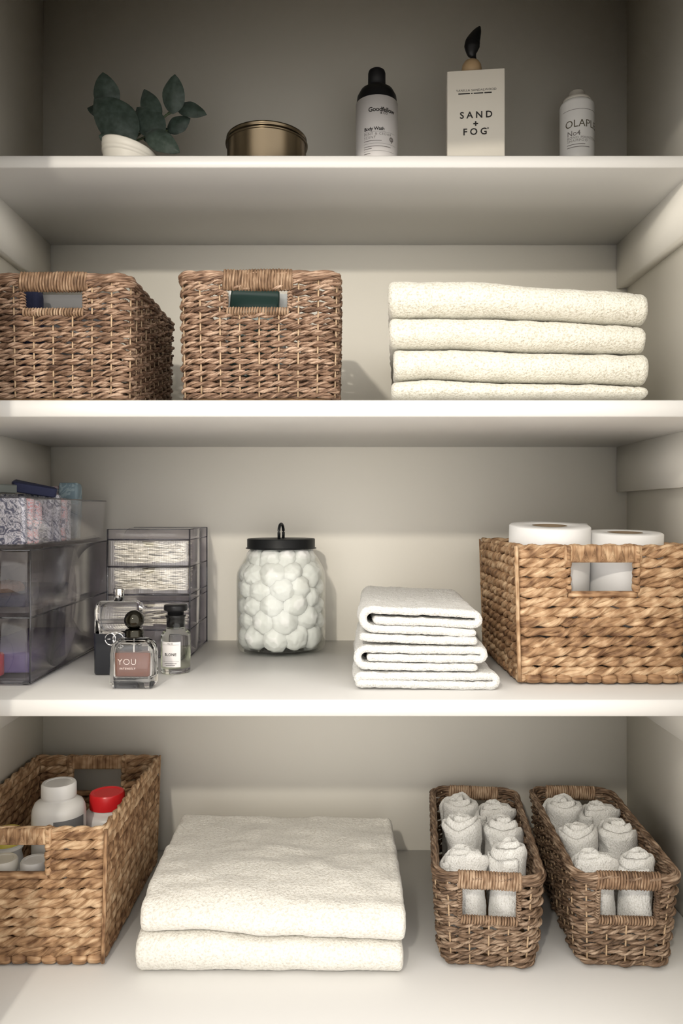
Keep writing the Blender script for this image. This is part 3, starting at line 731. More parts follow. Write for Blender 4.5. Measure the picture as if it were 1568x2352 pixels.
def body_wash():
    Y = 1.10; R = (wx(913, Y)-wx(817, Y))/2; t = thing('body_wash_bottle', 'black bottle with pale body wash label and black cap on the top shelf', 'bottle', (wx(865, Y), Y, Z1))
    S = wz(232, Y-R*0)-Z1                         # shoulder start
    lab = wz(241, Y)-Z1
    lathe([(.001, 0), (R-.003, 0), (R-.0008, .002), (R-.0008, lab), (R*.93, lab+.010), (R*.78, lab+.0185), (R*.55, lab+.0235), (R*.45, lab+.025), (.001, lab+.025)], 64).build('body', M['black_plastic'], t)
    r2 = (wx(886, Y)-wx(846, Y))/2
    mb = lathe([(.001, lab+.024), (r2, lab+.024), (r2, lab+.044), (r2-.001, lab+.0475), (r2*.7, lab+.0495), (.001, lab+.050)], 40); mb.build('cap', M['black_matte'], t)
    V = lathe([(R, .0015), (R, lab-.001)], 64); V.build('label', M['label_white'], t)
    z = lambda py: wz(py, Y-R*.95)-Z1
    Rr = R+.0003; k = Y/F
    lettering([('Goodfellow', .0088, .0065, z(252), .95, .0002, 'CENTER'), ('& CO', .0042, .0090, z(260), 1.1, .0001, 'CENTER'), ('Body Wash', .0066, -.0200, z(296), .95, .00015, 'LEFT')], M['ink'], t, R=Rr)
    lettering([('MINT & CEDAR', .0050, -.0205, z(308), 1.25, .0, 'LEFT'), ('SCENT', .0050, -.0205, z(316), 1.25, .0, 'LEFT'),
               ('bar', .048, -.0205, z(303), .0003), ('bar', .026, -.0205, z(324), .0009), ('bar', .050, -.0205, z(330), .0003), ('bar', .040, -.0205, z(337), .0009), ('bar', .012, -.0205, z(342), .0009),
               ('bar', .046, -.0205, z(347), .0003), ('bar', .010, -.0205, z(353), .0009), ('O', .0085, .021, z(318), 1, .0006, 'CENTER'), ('I', .0085, .0212, z(321), 1, .0004, 'CENTER')], M['grey_ink'], t, R=Rr, name='small_print')
body_wash()

def carton():
    Y = 1.06; W_ = (wx(1158, Y)-wx(1027, Y)); t = thing('candle_box', 'tall cream box lettered in black with a dark bird-shaped topper on the top shelf', 'box', (wx(1092.5, Y), Y, Z1), math.radians(-6))
    D = .062; H = wz(160, Y)-Z1
    rbox(W_, D, H, .0012, .0008, c=(0, D/2, 0)).build('box_body', M['box_white'], t, sharp=40)
    k = Y/F; z = lambda py: wz(py, Y)-Z1; yy = -.0003
    lettering([('S A N D', .0128, wx(1093, Y)-wx(1092.5, Y), z(264.5), 1.0, .00028, 'CENTER'), ('+', .0120, -.0003, z(285), 1, .0005, 'CENTER'), ('F O G', .0128, -.0012, z(303), 1.0, .00028, 'CENTER'), ('*', .006, .0165, z(298), 1, .0001, 'CENTER'),
               ('VANILLA SANDALWOOD', .0044, .0005, z(207), 1.12, .0, 'CENTER')], M['ink'], t, y=yy)
    mb = [('bar', w_*.001, x*.001, z(215.5), .0016) for x, w_ in ((-24, 16), (-6.5, 2), (-3, 13), (11.5, 10))]
    lettering(mb, M['ink'], t, y=yy, name='small_print')
    kx = wx(1085, Y)-wx(1092.5, Y); r = (1108-1062)/2*k*1.02
    lathe([(.001, 0), (r*.8, 0), (r*.98, r*.35), (r, r*.8), (r*.93, r*1.2), (r*.72, r*1.55), (r*.4, r*1.75), (.001, r*1.8)], 32, c=(kx, .02, H)).build('wooden_knob', M['wood'], t)
    # dark perching bird topper
    Yb = Y+.02; q = lambda px, py: np.array([wx(px, Yb)-wx(1092.5, Y), .02, wz(py, Yb)-Z1])
    P = smooth_path([q(1083, 141), q(1083, 131), q(1080, 122), q(1080, 108), q(1082, 96), q(1088, 82), q(1094, 70), q(1098, 62)], 40)
    rad = np.interp(np.linspace(0, 7, 40), range(8), np.array([9, 6.5, 12, 18, 17.5, 13, 8, 2.5])*k)
    T = np.gradient(P, axis=0); T /= np.linalg.norm(T, axis=1)[:,None]; B = np.tile([0, 1., 0], (40, 1)); N3 = np.cross(B, T)
    mb = tube(P, N3, B, rad, rad*.8, 20)
    mb.build('bird_topper', M['black_plastic'], t)
carton()

def shampoo():
    Y = 1.12; R = (wx(1363, Y)-wx(1286, Y))/2; t = thing('shampoo_bottle', 'white round shampoo bottle with frosted cap at the right of the top shelf', 'bottle', (wx(1324.5, Y), Y, Z1))
    z = lambda py: wz(py, Y)-Z1; S = z(248)
    lathe([(.001, 0), (R-.002, 0), (R, .002), (R, S), (R*.97, S+.0025), (R*.88, S+.005), (R*.84, S+.006), (.001, S+.006)], 64).build('body', M['bottle_white'], t)
    lathe([(.001, S+.005), (R*.84, S+.005), (R*.82, S+.010), (R*.62, S+.0125), (R*.5, S+.014), (R*.46, S+.021), (R*.42, S+.022), (.001, S+.022)], 48).build('cap', M['olaplex_cap'], t)
    Rr = R+.0003; zf = lambda py: wz(py, Y-R*.98)-Z1
    lettering([('OLAPLEX', .0150, .0065, zf(283), 1.0, .0, 'CENTER')], M['bronze_ink'], t, R=Rr)
    lettering([('No4', .0105, -.0215, zf(305), 1.0, .0001, 'LEFT'), ('BOND MAINTENANCE', .0052, -.0215, zf(315), 1.2, 0, 'LEFT'), ('SHAMPOO', .0052, -.0215, zf(322), 1.3, 0, 'LEFT'),
               ('bar', .026, -.0215, zf(331), .0010), ('bar', .033, -.0215, zf(337), .0010), ('bar', .060, -.030, zf(250), .0007)], M['grey_ink'], t, R=Rr, name='small_print')
shampoo()

# ============================================================ contents of the upper baskets
def wrapped(name, label, cat, loc, rot, w_, d_, h, m, r=.003, amp=0., seed=0, group=None, f=60):
    mb = MB(); nz = 10; prof = [(0, .002), (.001, .0006)]+[(h*q, 0) for q in np.linspace(.06, .94, nz)]+[(h-.001, .0006), (h, .002)]
    loft(w_, d_, r, prof, 6, mb)
    if amp: mb.xf(lambda V: V+vn3(V, f, seed)*amp)
    o = mb.build(name, m); o.location = loc; o.rotation_euler = rot; return tag(o, label, cat, group)
wrapped('flat_pouch', 'dark green packet with pale edge seen through the middle basket handle', 'packet', (wx(574, .88), .880, Z2+.007), (0, .05, 0), .056, .010, .127, M['darkgreen'], amp=.0006)
wrapped('flat_pouch', 'white card packet behind the dark green one in the middle basket', 'packet', (wx(579, .893), .893, Z2+.007), (0, .06, 0), .070, .010, .1285, M['white_card'])
wrapped('storage_box', 'dark grey box inside the far left basket, seen through its handle', 'box', (wx(118, .93)+.008, .95, Z2+.007), (0, 0, 0), .12, .07, .133, M['slate'])
wrapped('cloth_pouch', 'dark navy pouch in the far left basket, at the left end of its handle opening', 'pouch', (wx(68, .88), .885, Z2+.007), (0, 0, 0), .024, .022, .128, M['navy'], .006, .001, 2)

# ============================================================ cotton jar
def jar():
    X, Y = -.0878, 1.118; t = thing('glass_jar', 'glass jar with black metal lid and loop handle, filled with cotton balls', 'jar', (X, Y, Z3))
    out = [(.001, 0), (.054, 0), (.060, .0015), (.0635, .006), (.0645, .012), (.0645, .108), (.0635, .114), (.060, .122), (.053, .134), (.0465, .1435), (.045, .147), (.0445, .150), (.0445, .158)]
    inn = [(.0425, .158), (.0425, .148), (.0445, .1425), (.0515, .132), (.0582, .121), (.0617, .113), (.0627, .108), (.0627, .013), (.0615, .0085), (.058, .006), (.001, .0055)]
    lathe(out+inn, 96).build('jar_body', M['jar_glass'], t)
    R = .0492; zl = .1475
    lid = lathe([(.0455, zl), (R+.0018, zl), (R+.0022, zl+.0007), (R+.0003, zl+.0016), (R, zl+.002), (R, zl+.0135), (R-.0007, zl+.0143), (.001, zl+.0143), (.001, zl+.0120), (.0455, zl+.0120)], 96).build('lid', M['black_metal'], t)
    P = []
    for a in np.linspace(-.35, PI+.35, 26): P.append((.0005*math.cos(a), .011*math.cos(a), zl+.0240+.0115*math.sin(a)))
    P[0] = (P[0][0], P[0][1], zl+.012); P[-1] = (P[-1][0], P[-1][1], zl+.012)
    P = [(.0018*math.sin(i*.0), p[1], p[2]) for i, p in enumerate(P)]
    mb = curve_tube(P, .0021, 8); mb.xf(lambda V: np.c_[V[:,0]*1.0+(V[:,1])*.22, V[:,1], V[:,2]])
    mb.build('lid_handle', M['black_metal'], lid)
    # cotton balls
    g = np.random.default_rng(3); n = 82; rad = .0158+.0048*g.random(n)
    A = g.random(n)*2*PI; q = np.sqrt(g.random(n))*.046; C = np.c_[q*np.cos(A), q*np.sin(A), .02+.115*g.random(n)]
    def lim(z, r):  # allowed centre radius
        return np.interp(z, [.0, .012, .108, .121, .134, .150], [.056, .0615, .0615, .057, .048, .040])-r*.93
    for it in range(500):
        d = C[:,None]-C[None]; dist = np.linalg.norm(d, axis=2)+np.eye(n); ov = np.clip((rad[:,None]+rad[None])*.87-dist, 0, None); np.fill_diagonal(ov, 0)
        C += (d/dist[:,:,None]*ov[:,:,None]).sum(1)*.35; C[:,2] -= .0001
        C[:,2] = np.clip(C[:,2], .0065+rad*.9, .1465-rad*.75); rr = np.hypot(C[:,0], C[:,1])+1e-9; lm = lim(C[:,2], rad); s_ = np.minimum(1, lm/rr); C[:,0] *= s_; C[:,1] *= s_
    ms = []
    for v in range(7):
        bm = bmesh.new(); bmesh.ops.create_icosphere(bm, subdivisions=4, radius=1.); me = bpy.data.meshes.new('cotton_ball')
        P = np.array([x.co[:] for x in bm.verts]); bumpv = 1+.08*vn(P, 1.3, v)+.09*vn(P, 2.9, v+20)+.05*vn(P, 6.5, v+40)+.035*vn(P, 13, v+60)
        for x, b_, p in zip(bm.verts, bumpv, P): x.co = p*b_
        for f in bm.faces: f.smooth = True
        bm.to_mesh(me); bm.free(); me.materials.append(M['cotton']); ms.append(me)
    for i in range(n):
        o = bpy.data.objects.new('cotton_ball', ms[i % 7]); COL.objects.link(o); o.location = (X+C[i,0], Y+C[i,1], Z3+C[i,2])
        o.rotation_euler = tuple(g.random(3)*6); r = rad[i]; o.scale = (r, r*(.92+.14*g.random()), r*(.9+.12*g.random()))
        tag(o, 'fluffy white cotton ball packed inside the glass jar', 'cotton ball', 'cotton balls in the glass jar')
jar()

# ============================================================ toilet rolls
def toilet_roll(x, y, z, r, h, label, tilt=0.):
    t = thing('toilet_roll', label, 'toilet roll', (x, y, z), 0, None)
    mb = lathe([(.021, .0012), (.022, 0), (r-.0015, 0), (r, .0015), (r, h-.0015), (r-.0015, h), (.022, h), (.021, h-.0012)], 72)
    # turn caps into a real hole: drop the two cap faces
    mb.f = mb.f[:-2]; mb.uv = mb.uv[:-2]
    mb.xf(lambda V: V+np.c_[vn3(V, 40, 3)[:,:2]*.0006, vn(V, 30, 9)*.0005]); mb.build('paper', M['paper'], t)
    c = lathe([(.0212, .0002), (.0212, h-.0004), (.0198, h-.0004), (.0198, .0002), (.0212, .0002)], 40); c.f = c.f[:-2]; c.uv = c.uv[:-2]
    c.build('core', M['cardboard'], t)
    t.rotation_euler = (tilt, 0, 0)
    return t
zt1 = wz(1205, .965)
toilet_roll(wx(1254, .965), .958, zt1-.098, .0492, .098, 'white toilet roll standing tallest, front left in the tan basket', .085)
toilet_roll(wx(1424, .97), .960, wz(1221, .97)-.094, .0452, .094, 'white toilet roll front right in the tan basket, seen through its handle', .06)
toilet_roll(.291, 1.060, wz(1202, 1.05)-.098, .0470, .098, 'white toilet roll at the back of the tan basket, half hidden')
for x, y, lb in ((wx(1254, .965), .958, 'lower white toilet roll under the tallest one in the tan basket'), (wx(1424, .97), .960, 'lower white toilet roll seen low through the handle opening'), (.291, 1.060, 'lower white toilet roll at the back under the half hidden one')):
    toilet_roll(x, y, Z3+.0075, .0455, (min(zt1-.098, wz(1221, .97)-.094, wz(1202, 1.05)-.098)-Z3-.0135), lb)

# ============================================================ perfumes
def perfumes():
    # black and clear one
    Y = .952; t = thing('perfume_bottle', 'tall perfume bottle, black below and clear above, with chrome cap', 'perfume', (wx(273, Y), Y, Z3)); W_ = wx(325, Y)-wx(222, Y); H = .0905; D = .024
    pr = [(0, .0035), (.0012, .001), (.003, 0), (.051, 0)]
    loft(W_, D, .004, pr, 6).build('black_sleeve', M['black_glass'], t, sharp=50)
    loft(W_-.0006, D-.0006, .004, [(.0515, 0), (.080, 0), (.087, .0015), (H-.001, .004), (H, .006)], 6).build('glass_body', M['glass'], t)
    lathe([(.001, H), (.0065, H), (.0065, H+.0145), (.0058, H+.0155), (.001, H+.0155)], 28).build('cap', M['chrome'], t)
    mb = MB(); zc = Z3*0+.045
    for cx in (-.0046-.002, .0046-.002):
        a = np.linspace(.9, 2*PI-.9, 26) if cx > -.002 else np.linspace(PI+.9, 3*PI-.9, 26)
        curve_tube([(cx+.0062*math.cos(q), -D/2-.0008, zc+.0072*math.sin(q)) for q in a], .0011, 6, mb)
        curve_tube([(cx, -D/2-.0008, zc), (cx+(.004 if cx > -.002 else -.004), -D/2-.0008, zc)], .001, 6, mb)
    a = np.linspace(0, 2*PI, 40, endpoint=False); curve_tube(np.c_[-.002+.0113*np.cos(a), np.full(40, -D/2-.0005), zc+.0085*np.sin(a)], .0008, 6, mb, closed=True)
    mb.build('emblem', M['chrome'], t)
    # amber one
    Y = .878; t = thing('perfume_bottle', 'squat clear perfume bottle with amber liquid and dark ball cap', 'perfume', (wx(308, Y), Y, Z3)); W_ = wx(360, Y)-wx(257, Y); H = .0575; D = .026
    prof = [(0, .0055), (.001, .003), (.0045, .0004), (.007, 0), (.040, 0), (.047, .0012), (.052, .0042), (.0555, .009), (H, .0125)]
    wi = W_-.0095; g_ = loft(W_, D, .006, prof, 7)
    cav = flip(loft(wi+.0006, D-.0068, .0045, [(.0121, .003), (.0136, .0008), (.0158, 0), (.040, 0), (.046, .001), (.0495, .0035), (.052, .008)], 7))
    for v_, f_, u_ in zip(cav.v, cav.f[:1], cav.uv[:1]): pass
    off = g_.n; g_.v += cav.v; g_.f += [f+off for f in cav.f]; g_.uv += cav.uv; g_.n += cav.n
    g_.build('glass_body', M['glass'], t)
    loft(wi, D-.008, .0045, [(.0125, .003), (.0140, .0008), (.016, 0), (.0405, 0)], 6).build('liquid', M['amber'], t)
    curve_tube([(0, 0, .016), (0, 0, .055)], .0009, 8).build('dip_tube', M['bottle_white'], t)
    cap = lathe([(.001, H), (.0098, H), (.0108, H+.0015), (.0100, H+.003), (.0108, H+.0045), (.0100, H+.006), (.0106, H+.0075), (.0085, H+.0095), (.001, H+.010)], 36).build('collar', M['gunmetal'], t)
    p = [(.0112*math.sin(a), H+.0195-.0112*math.cos(a)) for a in np.linspace(.05, PI-.03, 22)]; lathe(p, 40).build('ball_cap', M['gunmetal'], t)
    z = lambda py: wz(py, Y-D/2)-Z3
    lettering([('YOU', .0100, -.0045, z(1521), 1.05, -.00025, 'CENTER'), ('INTENSELY', .0031, -.0040, z(1536), 1.2, 0, 'CENTER')], M['white_ink'], t, y=-D/2-.0003)
    # clear round one with paper label
    Y = .962; t = thing('perfume_bottle', 'round clear perfume bottle with white paper label and black stopper', 'perfume', (wx(403.5, Y), Y, Z3)); R = (wx(437, Y)-wx(370, Y))/2
    lathe([(.001, 0), (R-.0025, 0), (R-.0006, .0012), (R, .004), (R, .046), (R-.001, .0495), (R-.004, .0525), (R*.66, .0545), (R*.62, .056), (R*.62, .0685), (R*.70, .0695), (R*.70, .0715), (R*.5, .072), (.001, .072)], 48).build('glass_body', M['glass'], t)
    lathe([(.001, .0065), (R-.004, .0065), (R-.0030, .009), (R-.0030, .031), (.001, .031)], 40).build('liquid', M['pale_liquid'], t)
    lathe([(.001, .057), (R*.52, .057), (R*.52, .0715), (.001, .0715)], 30).build('neck_insert', M['black_matte'], t)
    lathe([(.001, .072), (R*.55, .072), (R*.55, .076), (R*.78, .0775), (R*.80, .079), (R*.80, .0825), (R*.76, .0845), (.001, .0845)], 36).build('stopper', M['black_plastic'], t)
    z = lambda py: wz(py, Y-R)-Z3; n = 14; hw = .0128; xs = np.linspace(-hw, hw, n)-.003; Rl = R+.0003
    V = np.zeros((n, 2, 3)); V[:,0] = np.c_[Rl*np.sin(xs/Rl), -Rl*np.cos(xs/Rl), np.full(n, z(1533))]; V[:,1] = V[:,0]; V[:,1,2] = z(1475)
    mb = MB(); mb.grid(V); mb.build('label', M['label_white'], t)
    lettering([('BLONE', .0046, -.003, z(1504), 1.1, .0001, 'CENTER'), ('No 02', .0026, -.003, z(1479), 1, 0, 'CENTER'), ('bar', .022, -.014, z(1482), .0002), ('bar', .022, -.014, z(1520), .0002), ('bar', .016, -.011, z(1525), .0005), ('bar', .012, -.009, z(1529), .0005)], M['ink'], t, R=Rl+.0003)
perfumes()

# ============================================================ clear organisers
def panel(mb, x0, x1, y0, y1, z0, z1): mb.box(x0, x1, y0, y1, z0, z1)
def big_drawers():
    x0, x1, y0, y1 = XL+.004, -.3588, .886, 1.176; H = .1572; cx, cy = (x0+x1)/2, (y0+y1)/2
    t = thing('drawer_unit', 'clear acrylic two-drawer unit at the left wall on the third shelf', 'organizer', (cx, cy, Z3)); w_ = x1-x0; d_ = y1-y0; p = .0018
    mb = MB()
    for z in (.0035, H/2-.001, H-.002): panel(mb, -w_/2, w_/2, -d_/2, d_/2, z, z+p)
    panel(mb, w_/2-p, w_/2, -d_/2, d_/2, .0035, H); panel(mb, -w_/2, -w_/2+p, -d_/2, d_/2, .0035, H); panel(mb, -w_/2, w_/2, d_/2-p, d_/2, .0035, H)
    mb.build('case', M['acrylic'], t, smooth=False)
    mb = MB(); e = .0011
    for z in (.0030, H/2-.0005, H-.001):
        for a, b in (((-w_/2, -d_/2, z), (w_/2, -d_/2, z)), ((w_/2, -d_/2, z), (w_/2, d_/2, z))): curve_tube([a, b], e, 6, mb)
    for x in (-w_/2, w_/2): curve_tube([(x, -d_/2, .003), (x, -d_/2, H)], e, 6, mb)
    curve_tube([(w_/2, d_/2, .003), (w_/2, d_/2, H)], e, 6, mb)
    mb.build('edge_lines', M['acrylic_edge'], t)
    for sx in (-1, 1):
        for sy in (-1, 1): lathe([(.001, 0), (.004, 0), (.0045, .003), (.001, .0035)], 16, c=(sx*(w_/2-.008), sy*(d_/2-.008), 0)).build('foot', M['acrylic_edge'], t)
    for k in range(2):
        zb = .0065+k*(H/2-.0015); h = H/2-.008; mb = MB(); a = .004
        X0, X1, Y0, Y1 = -w_/2+a, w_/2-a, -d_/2+.0006, d_/2-.022
        panel(mb, X0, X1, Y0, Y0+p, zb, zb+h); panel(mb, X0, X0+p, Y0, Y1, zb, zb+h*.62); panel(mb, X1-p, X1, Y0, Y1, zb, zb+h*.62)
        panel(mb, X0, X1, Y1-p, Y1, zb, zb+h*.62); panel(mb, X0, X1, Y0, Y1, zb, zb+p)
        dr = mb.build('drawer', M['acrylic'], t, smooth=False)
        lathe([(.001, -.001), (.006, -.001), (.006, .0008), (.001, .0012)], 24).xf(lambda V: np.c_[V[:,0], Y0-V[:,2]-.0006, V[:,1]+zb+h*.55]).build('knob', M['acrylic_edge'], dr)
    z1 = Z3+.0085; z2 = Z3+H/2+.007
    mb = MB(); a = np.linspace(0, 2*PI, 60, endpoint=False); P = np.c_[.020*np.cos(a)*(1+.08*np.sin(9*a)), .020*np.sin(a)*(1+.08*np.cos(7*a)), .0022*np.sin(14*a)]
    curve_tube(P, .0075, 10, mb, closed=True); mb.xf(lambda V: V+vn3(V, 130, 4)*.0012)
    o = mb.build('hair_scrunchie', M['brown']); o.location = (x0+.038, .955, z2+.020); tag(o, 'brown ruffled hair scrunchie in the upper clear drawer at left', 'scrunchie')
    wrapped('card_tag', 'pale yellow card standing in the upper clear drawer', 'card', (x0+.026, .905, z2+.002), (0, 0, 0), .038, .0016, .034, M['tag_yellow'], .0006)
    o = MB(); lathe([(.001, -.004), (.016, -.004), (.0165, 0), (.016, .004), (.001, .004)], 40, o); o = o.build('round_compact', M['acrylic']); o.rotation_euler = (0, PI/2-.15, .2); o.location = (x1-.014, .935, z2+.0175); tag(o, 'round clear disc standing in the upper clear drawer', 'compact')
    wrapped('cloth_pouch', 'dark navy pouch lying in the upper clear drawer', 'pouch', (cx-.004, 1.0, z2), (0, 0, 0), .072, .15, .0165, M['navy'], .008, .0018, 6)
    wrapped('cloth_pouch', 'purple pouch lying in the lower clear drawer', 'pouch', (cx, 1.01, z1), (0, 0, 0), .080, .2, .026, M['purple'], .012, .0018, 8)
    wrapped('cream_tube', 'pale tube standing in the lower clear drawer at far left', 'tube', (x0+.022, .913, z1), (0, 0, 0), .024, .016, .062, M['grey'], .007)
    lathe([(.001, 0), (.0115, 0), (.0125, .001), (.0125, .024), (.011, .026), (.001, .026)], 30).build('round_pot', M['red'], None, loc=(x0+.046+.006, .903, z1)); tag(bpy.context.scene.collection.objects[-1], 'small red round pot in the lower clear drawer', 'pot')
big_drawers()

def clear_bin():
    x0, x1 = XL+.006, -.3585; y0, y1 = .872, 1.176; zb = Z3+.1590; H = .058
    cx, cy = (x0+x1)/2, (y0+y1)/2; t = thing('clear_bin', 'open clear plastic bin of floral packets on top of the drawer unit', 'bin', (cx, cy, zb)); w_, d_ = x1-x0, y1-y0
    mb = MB(); V = []
    for z, i in ((0, .006), (.0012, .004), (.004, .0028), (H-.003, 0), (H, -.001), (H, .0006), (H-.003, .0016), (.004, .0044), (.0022, .006)):
        p = rrpts(w_-2*i, d_-2*i, .010, 6); V.append(np.c_[p, np.full(len(p), z)])
    mb.grid(np.array(V)[::-1], cv=True, caps=True); mb.build('bin_body', M['acrylic'], t)
    a = rrpts(w_+.001, d_+.001, .010, 6); curve_tube(np.c_[a, np.full(len(a), H)], .0010, 6, closed=True).build('rim', M['acrylic_edge'], t)
    # rounded dividing ribs in the right side, as scalloped compartments
    for y in (-.062, .038):
        mb = MB(); mb.box(-w_/2+.004, w_/2-.004, y-.0008, y+.0008, .003, H-.006); mb.build('divider', M['acrylic'], t, smooth=False)
    g = np.random.default_rng(5); k = 0
    labs = ['front-most', 'second from the front', 'third from the front', 'middle', 'third from the back', 'second from the back']
    for i, yy in enumerate((-.128, -.108, -.086, -.044, -.022, 0.004, .020)):
        mt = M['floral_pink'] if i in (1, 2, 5) else M['floral']
        lab = ('grey floral wrapped packet' if mt is M['floral'] else 'pink-flecked floral wrapped packet')+' standing '+(labs+['rearmost'])[i]+' in the clear bin'
        wrapped('wrapped_packet', lab, 'packet', (cx+.001, cy+yy, zb+.004), (-.10+.1*g.random(), 0, .1*(g.random()-.5)), w_-.022, .013, .050+.010*g.random(), mt, .005, .0030, i, 'floral packets in the clear bin')
    wrapped('teal_packet', 'tall teal packet standing near the back of the clear bin', 'packet', (x1-.026, 1.083, zb+.004), (0, .03, 0), .028, .022, .078, M['teal'], .004, .0010, 3)
    wrapped('teal_packet', 'pale pink-green folded packet beside the tall teal one', 'packet', (x1-.050, 1.105, zb+.004), (0, -.1, .2), .022, .02, .074, M['floral_pink'], .004, .0016, 4)
    wrapped('folded_cloth', 'dark navy cloth lying over the floral packets in the bin', 'cloth', (cx+.012, .992, zb+.0655), (.1, .12, .5), .052, .026, .013, M['navy'], .005, .0035, 9, f=80)
    wrapped('folded_cloth', 'grey-green cloth lying at the left over the floral packets', 'cloth', (cx-.018, .930, zb+.0650), (0, .05, -.3), .046, .05, .012, M['greygreen'], .005, .0028, 12, f=60)
clear_bin()

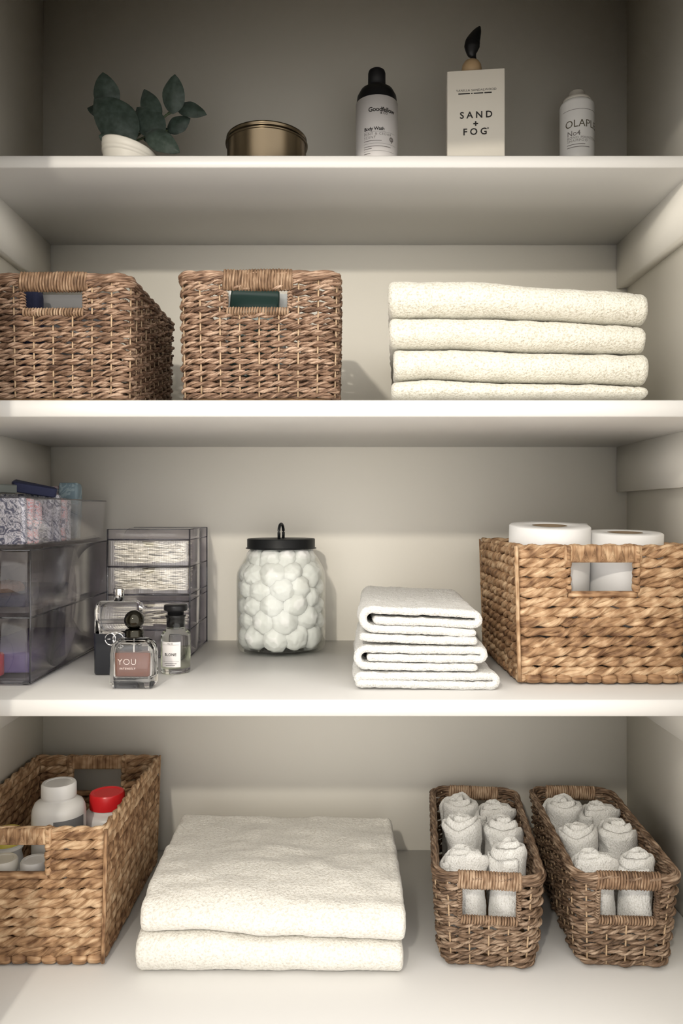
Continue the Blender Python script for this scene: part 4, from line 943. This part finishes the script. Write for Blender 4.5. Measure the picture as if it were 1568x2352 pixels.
def small_drawers():
    Y0, Y1 = 1.052, 1.186; x0, x1 = wx(247, Y0), wx(435.5, Y0); cx, cy = (x0+x1)/2, (Y0+Y1)/2; w_, d_ = x1-x0, Y1-Y0; H = .1768; p = .0016
    t = thing('drawer_tower', 'clear ribbed four-drawer tower behind the perfume bottles', 'organizer', (cx, cy, Z3))
    zs = [.002, .0385, .0775, .0865, .1248, .1620]    # shelf levels: d4, d3, top of d3 / tray gap, d2, d1, tray
    mb = MB()
    for z in zs: panel(mb, -w_/2, w_/2, -d_/2, d_/2, z, z+p)
    panel(mb, w_/2-p, w_/2, -d_/2, d_/2, 0, H); panel(mb, -w_/2, -w_/2+p, -d_/2, d_/2, 0, H); panel(mb, -w_/2, w_/2, d_/2-p, d_/2, 0, H); panel(mb, -w_/2, w_/2, -d_/2, -d_/2+p, .162, H-.001)
    mb.build('case', M['acrylic'], t, smooth=False)
    mb = MB()
    for z in zs:
        curve_tube([(-w_/2, -d_/2-.0002, z+.0005), (w_/2, -d_/2-.0002, z+.0005)], .0012, 6, mb); curve_tube([(w_/2+.0002, -d_/2, z+.0005), (w_/2+.0002, d_/2, z+.0005)], .0006, 5, mb)
    for x, y in ((-w_/2, -d_/2), (w_/2, -d_/2), (w_/2, d_/2)): curve_tube([(x, y, 0), (x, y, H)], .0012, 6, mb)
    for a, b in (((-w_/2, -d_/2), (w_/2, -d_/2)), ((w_/2, -d_/2), (w_/2, d_/2)), ((-w_/2, d_/2), (w_/2, d_/2))): curve_tube([(*a, H), (*b, H)], .0005, 5, mb)
    mb.build('edge_lines', M['acrylic_edge'], t)
    labs = ['lowest', 'third', 'second', 'top']
    for k, (zb, h) in enumerate(((.0045, .0325), (.0410, .0350), (.0890, .0345), (.1272, .0335))):
        mb = MB(); X0, X1 = -w_/2+.003, w_/2-.003; nx = 181; xs = np.linspace(X0, X1, nx); F_ = []
        # ribbed front with a half-round finger notch at the top centre
        for j in range(7):
            q = j/6; ztop = zb+h-np.where(np.abs(xs) < .0085, np.sqrt(np.clip(.0085**2-xs**2, 0, None))*.9, 0)
            F_.append(np.c_[xs, np.full(nx, -d_/2+.0010)-.0006*np.abs(np.sin(xs*PI/.0024)), zb+q*(ztop-zb)])
        mb.grid(np.array(F_))
        B_ = [np.c_[r[:,0], np.full(nx, -d_/2+.0030), r[:,2]] for r in F_]; mb.grid(np.array(B_)[::-1])
        mb.grid(np.array([F_[-1], B_[-1]])); mb.grid(np.array([B_[0], F_[0]]))
        front = mb.build('drawer_front', M['ribbed'], t)
        mb = MB(); panel(mb, X0, X1, -d_/2+.0032, d_/2-.006, zb, zb+.0012); panel(mb, X0, X0+.0012, -d_/2+.0032, d_/2-.006, zb, zb+h*.8); panel(mb, X1-.0012, X1, -d_/2+.0032, d_/2-.006, zb, zb+h*.8); panel(mb, X0, X1, d_/2-.0072, d_/2-.006, zb, zb+h*.8)
        mb.build('drawer_tray', M['acrylic'], front, smooth=False)
        g = np.random.default_rng(k); nb = {0: 0, 1: 60, 2: 420, 3: 420}[k]
        if nb:
            mb = MB()
            for i in range(nb):
                c = np.array([X0+.002+(w_-.010)*g.random(), -d_/2+.008+.05*g.random()**1.4, zb+.0035+(h-.0065)*(g.random()**(1 if k > 1 else 2))])
                dvec = np.array([1., .12*g.normal(), .10*g.normal()]); dvec /= np.linalg.norm(dvec); L = .010+.012*g.random()
                a_ = c-dvec*L; b_ = c+dvec*L
                for e in (a_, b_): e[0] = np.clip(e[0], X0+.004, X1-.004); e[2] = np.clip(e[2], zb+.003, zb+h-.002); e[1] = max(e[1], -d_/2+.0065)
                curve_tube([a_, b_], .0011, 6, mb)
            o = mb.build('small_sticks', M['pearl']); o.location = (cx, cy, Z3); tag(o, 'pearly glinting small sticks heaped in the '+labs[k]+' drawer of the tower', 'sticks', kind='stuff')
small_drawers()

# ============================================================ bottles in the tan basket below
def bottle(label, x, y, r, h, rc_, hc, m, mc, lab=None, z=Z4+.0075, sh=.028):
    t = thing('pill_bottle', label, 'bottle', (x, y, z)); hb = h-hc
    lathe([(.001, 0), (r-.003, 0), (r, .003), (r, hb-sh), (r*.97, hb-sh*.7), (r*.88, hb-sh*.4), (rc_*1.08, hb-.005), (rc_*.93, hb-.003), (rc_*.93, hb), (.001, hb)], 56).build('body', m, t, sharp=50)
    lathe([(.001, hb), (rc_, hb), (rc_, hb+hc-.0025), (rc_-.0015, hb+hc), (rc_-.005, hb+hc), (rc_-.006, hb+hc-.0008), (.001, hb+hc-.0008)], 48).build('cap', mc, t, sharp=35)
    if lab:
        for (z0, z1, a0, a1, ml, nm) in lab:
            a = np.linspace(a0, a1, 24); V = np.zeros((2, 24, 3)); R_ = r+.0004
            for i, zz_ in enumerate((z0, z1)): V[i] = np.c_[R_*np.sin(a), -R_*np.cos(a), np.full(24, zz_)]
            mb = MB(); mb.grid(V); mb.build(nm, ml, t)
    return t
zc_ = -.0075
bottle('large white bottle with white screw cap standing in the left tan basket', -.3640, .99, .0335, .1725, .0218, .017, M['bottle_white'], M['bottle_white'], [(.114, .1335, .15, 1.4, M['slate'], 'label')], sh=.021)
bottle('white bottle with red screw cap standing in the left tan basket', -.3185, 1.045, .0315, .140, .0232, .020, M['bottle_white'], M['red_cap'], [(.080, .101, -1.4, -.15, M['orange'], 'label'), (.082, .1055, -.15, .75, M['black_matte'], 'dark_label')], sh=.0135)
bottle('small white-capped bottle at the front of the left tan basket, behind its handle', -.3705, .928, .018, .101, .0165, .013, M['grey'], M['bottle_white'])
bottle('small cream-capped bottle at the far left behind the handle opening', -.4100, .930, .019, .101, .0175, .013, M['bottle_white'], M['ceramic'])
bottle('yellow-capped bottle at the far left in the left tan basket', -.4235, .972, .020, .118, .019, .016, M['bottle_white'], M['yellow_cap'])
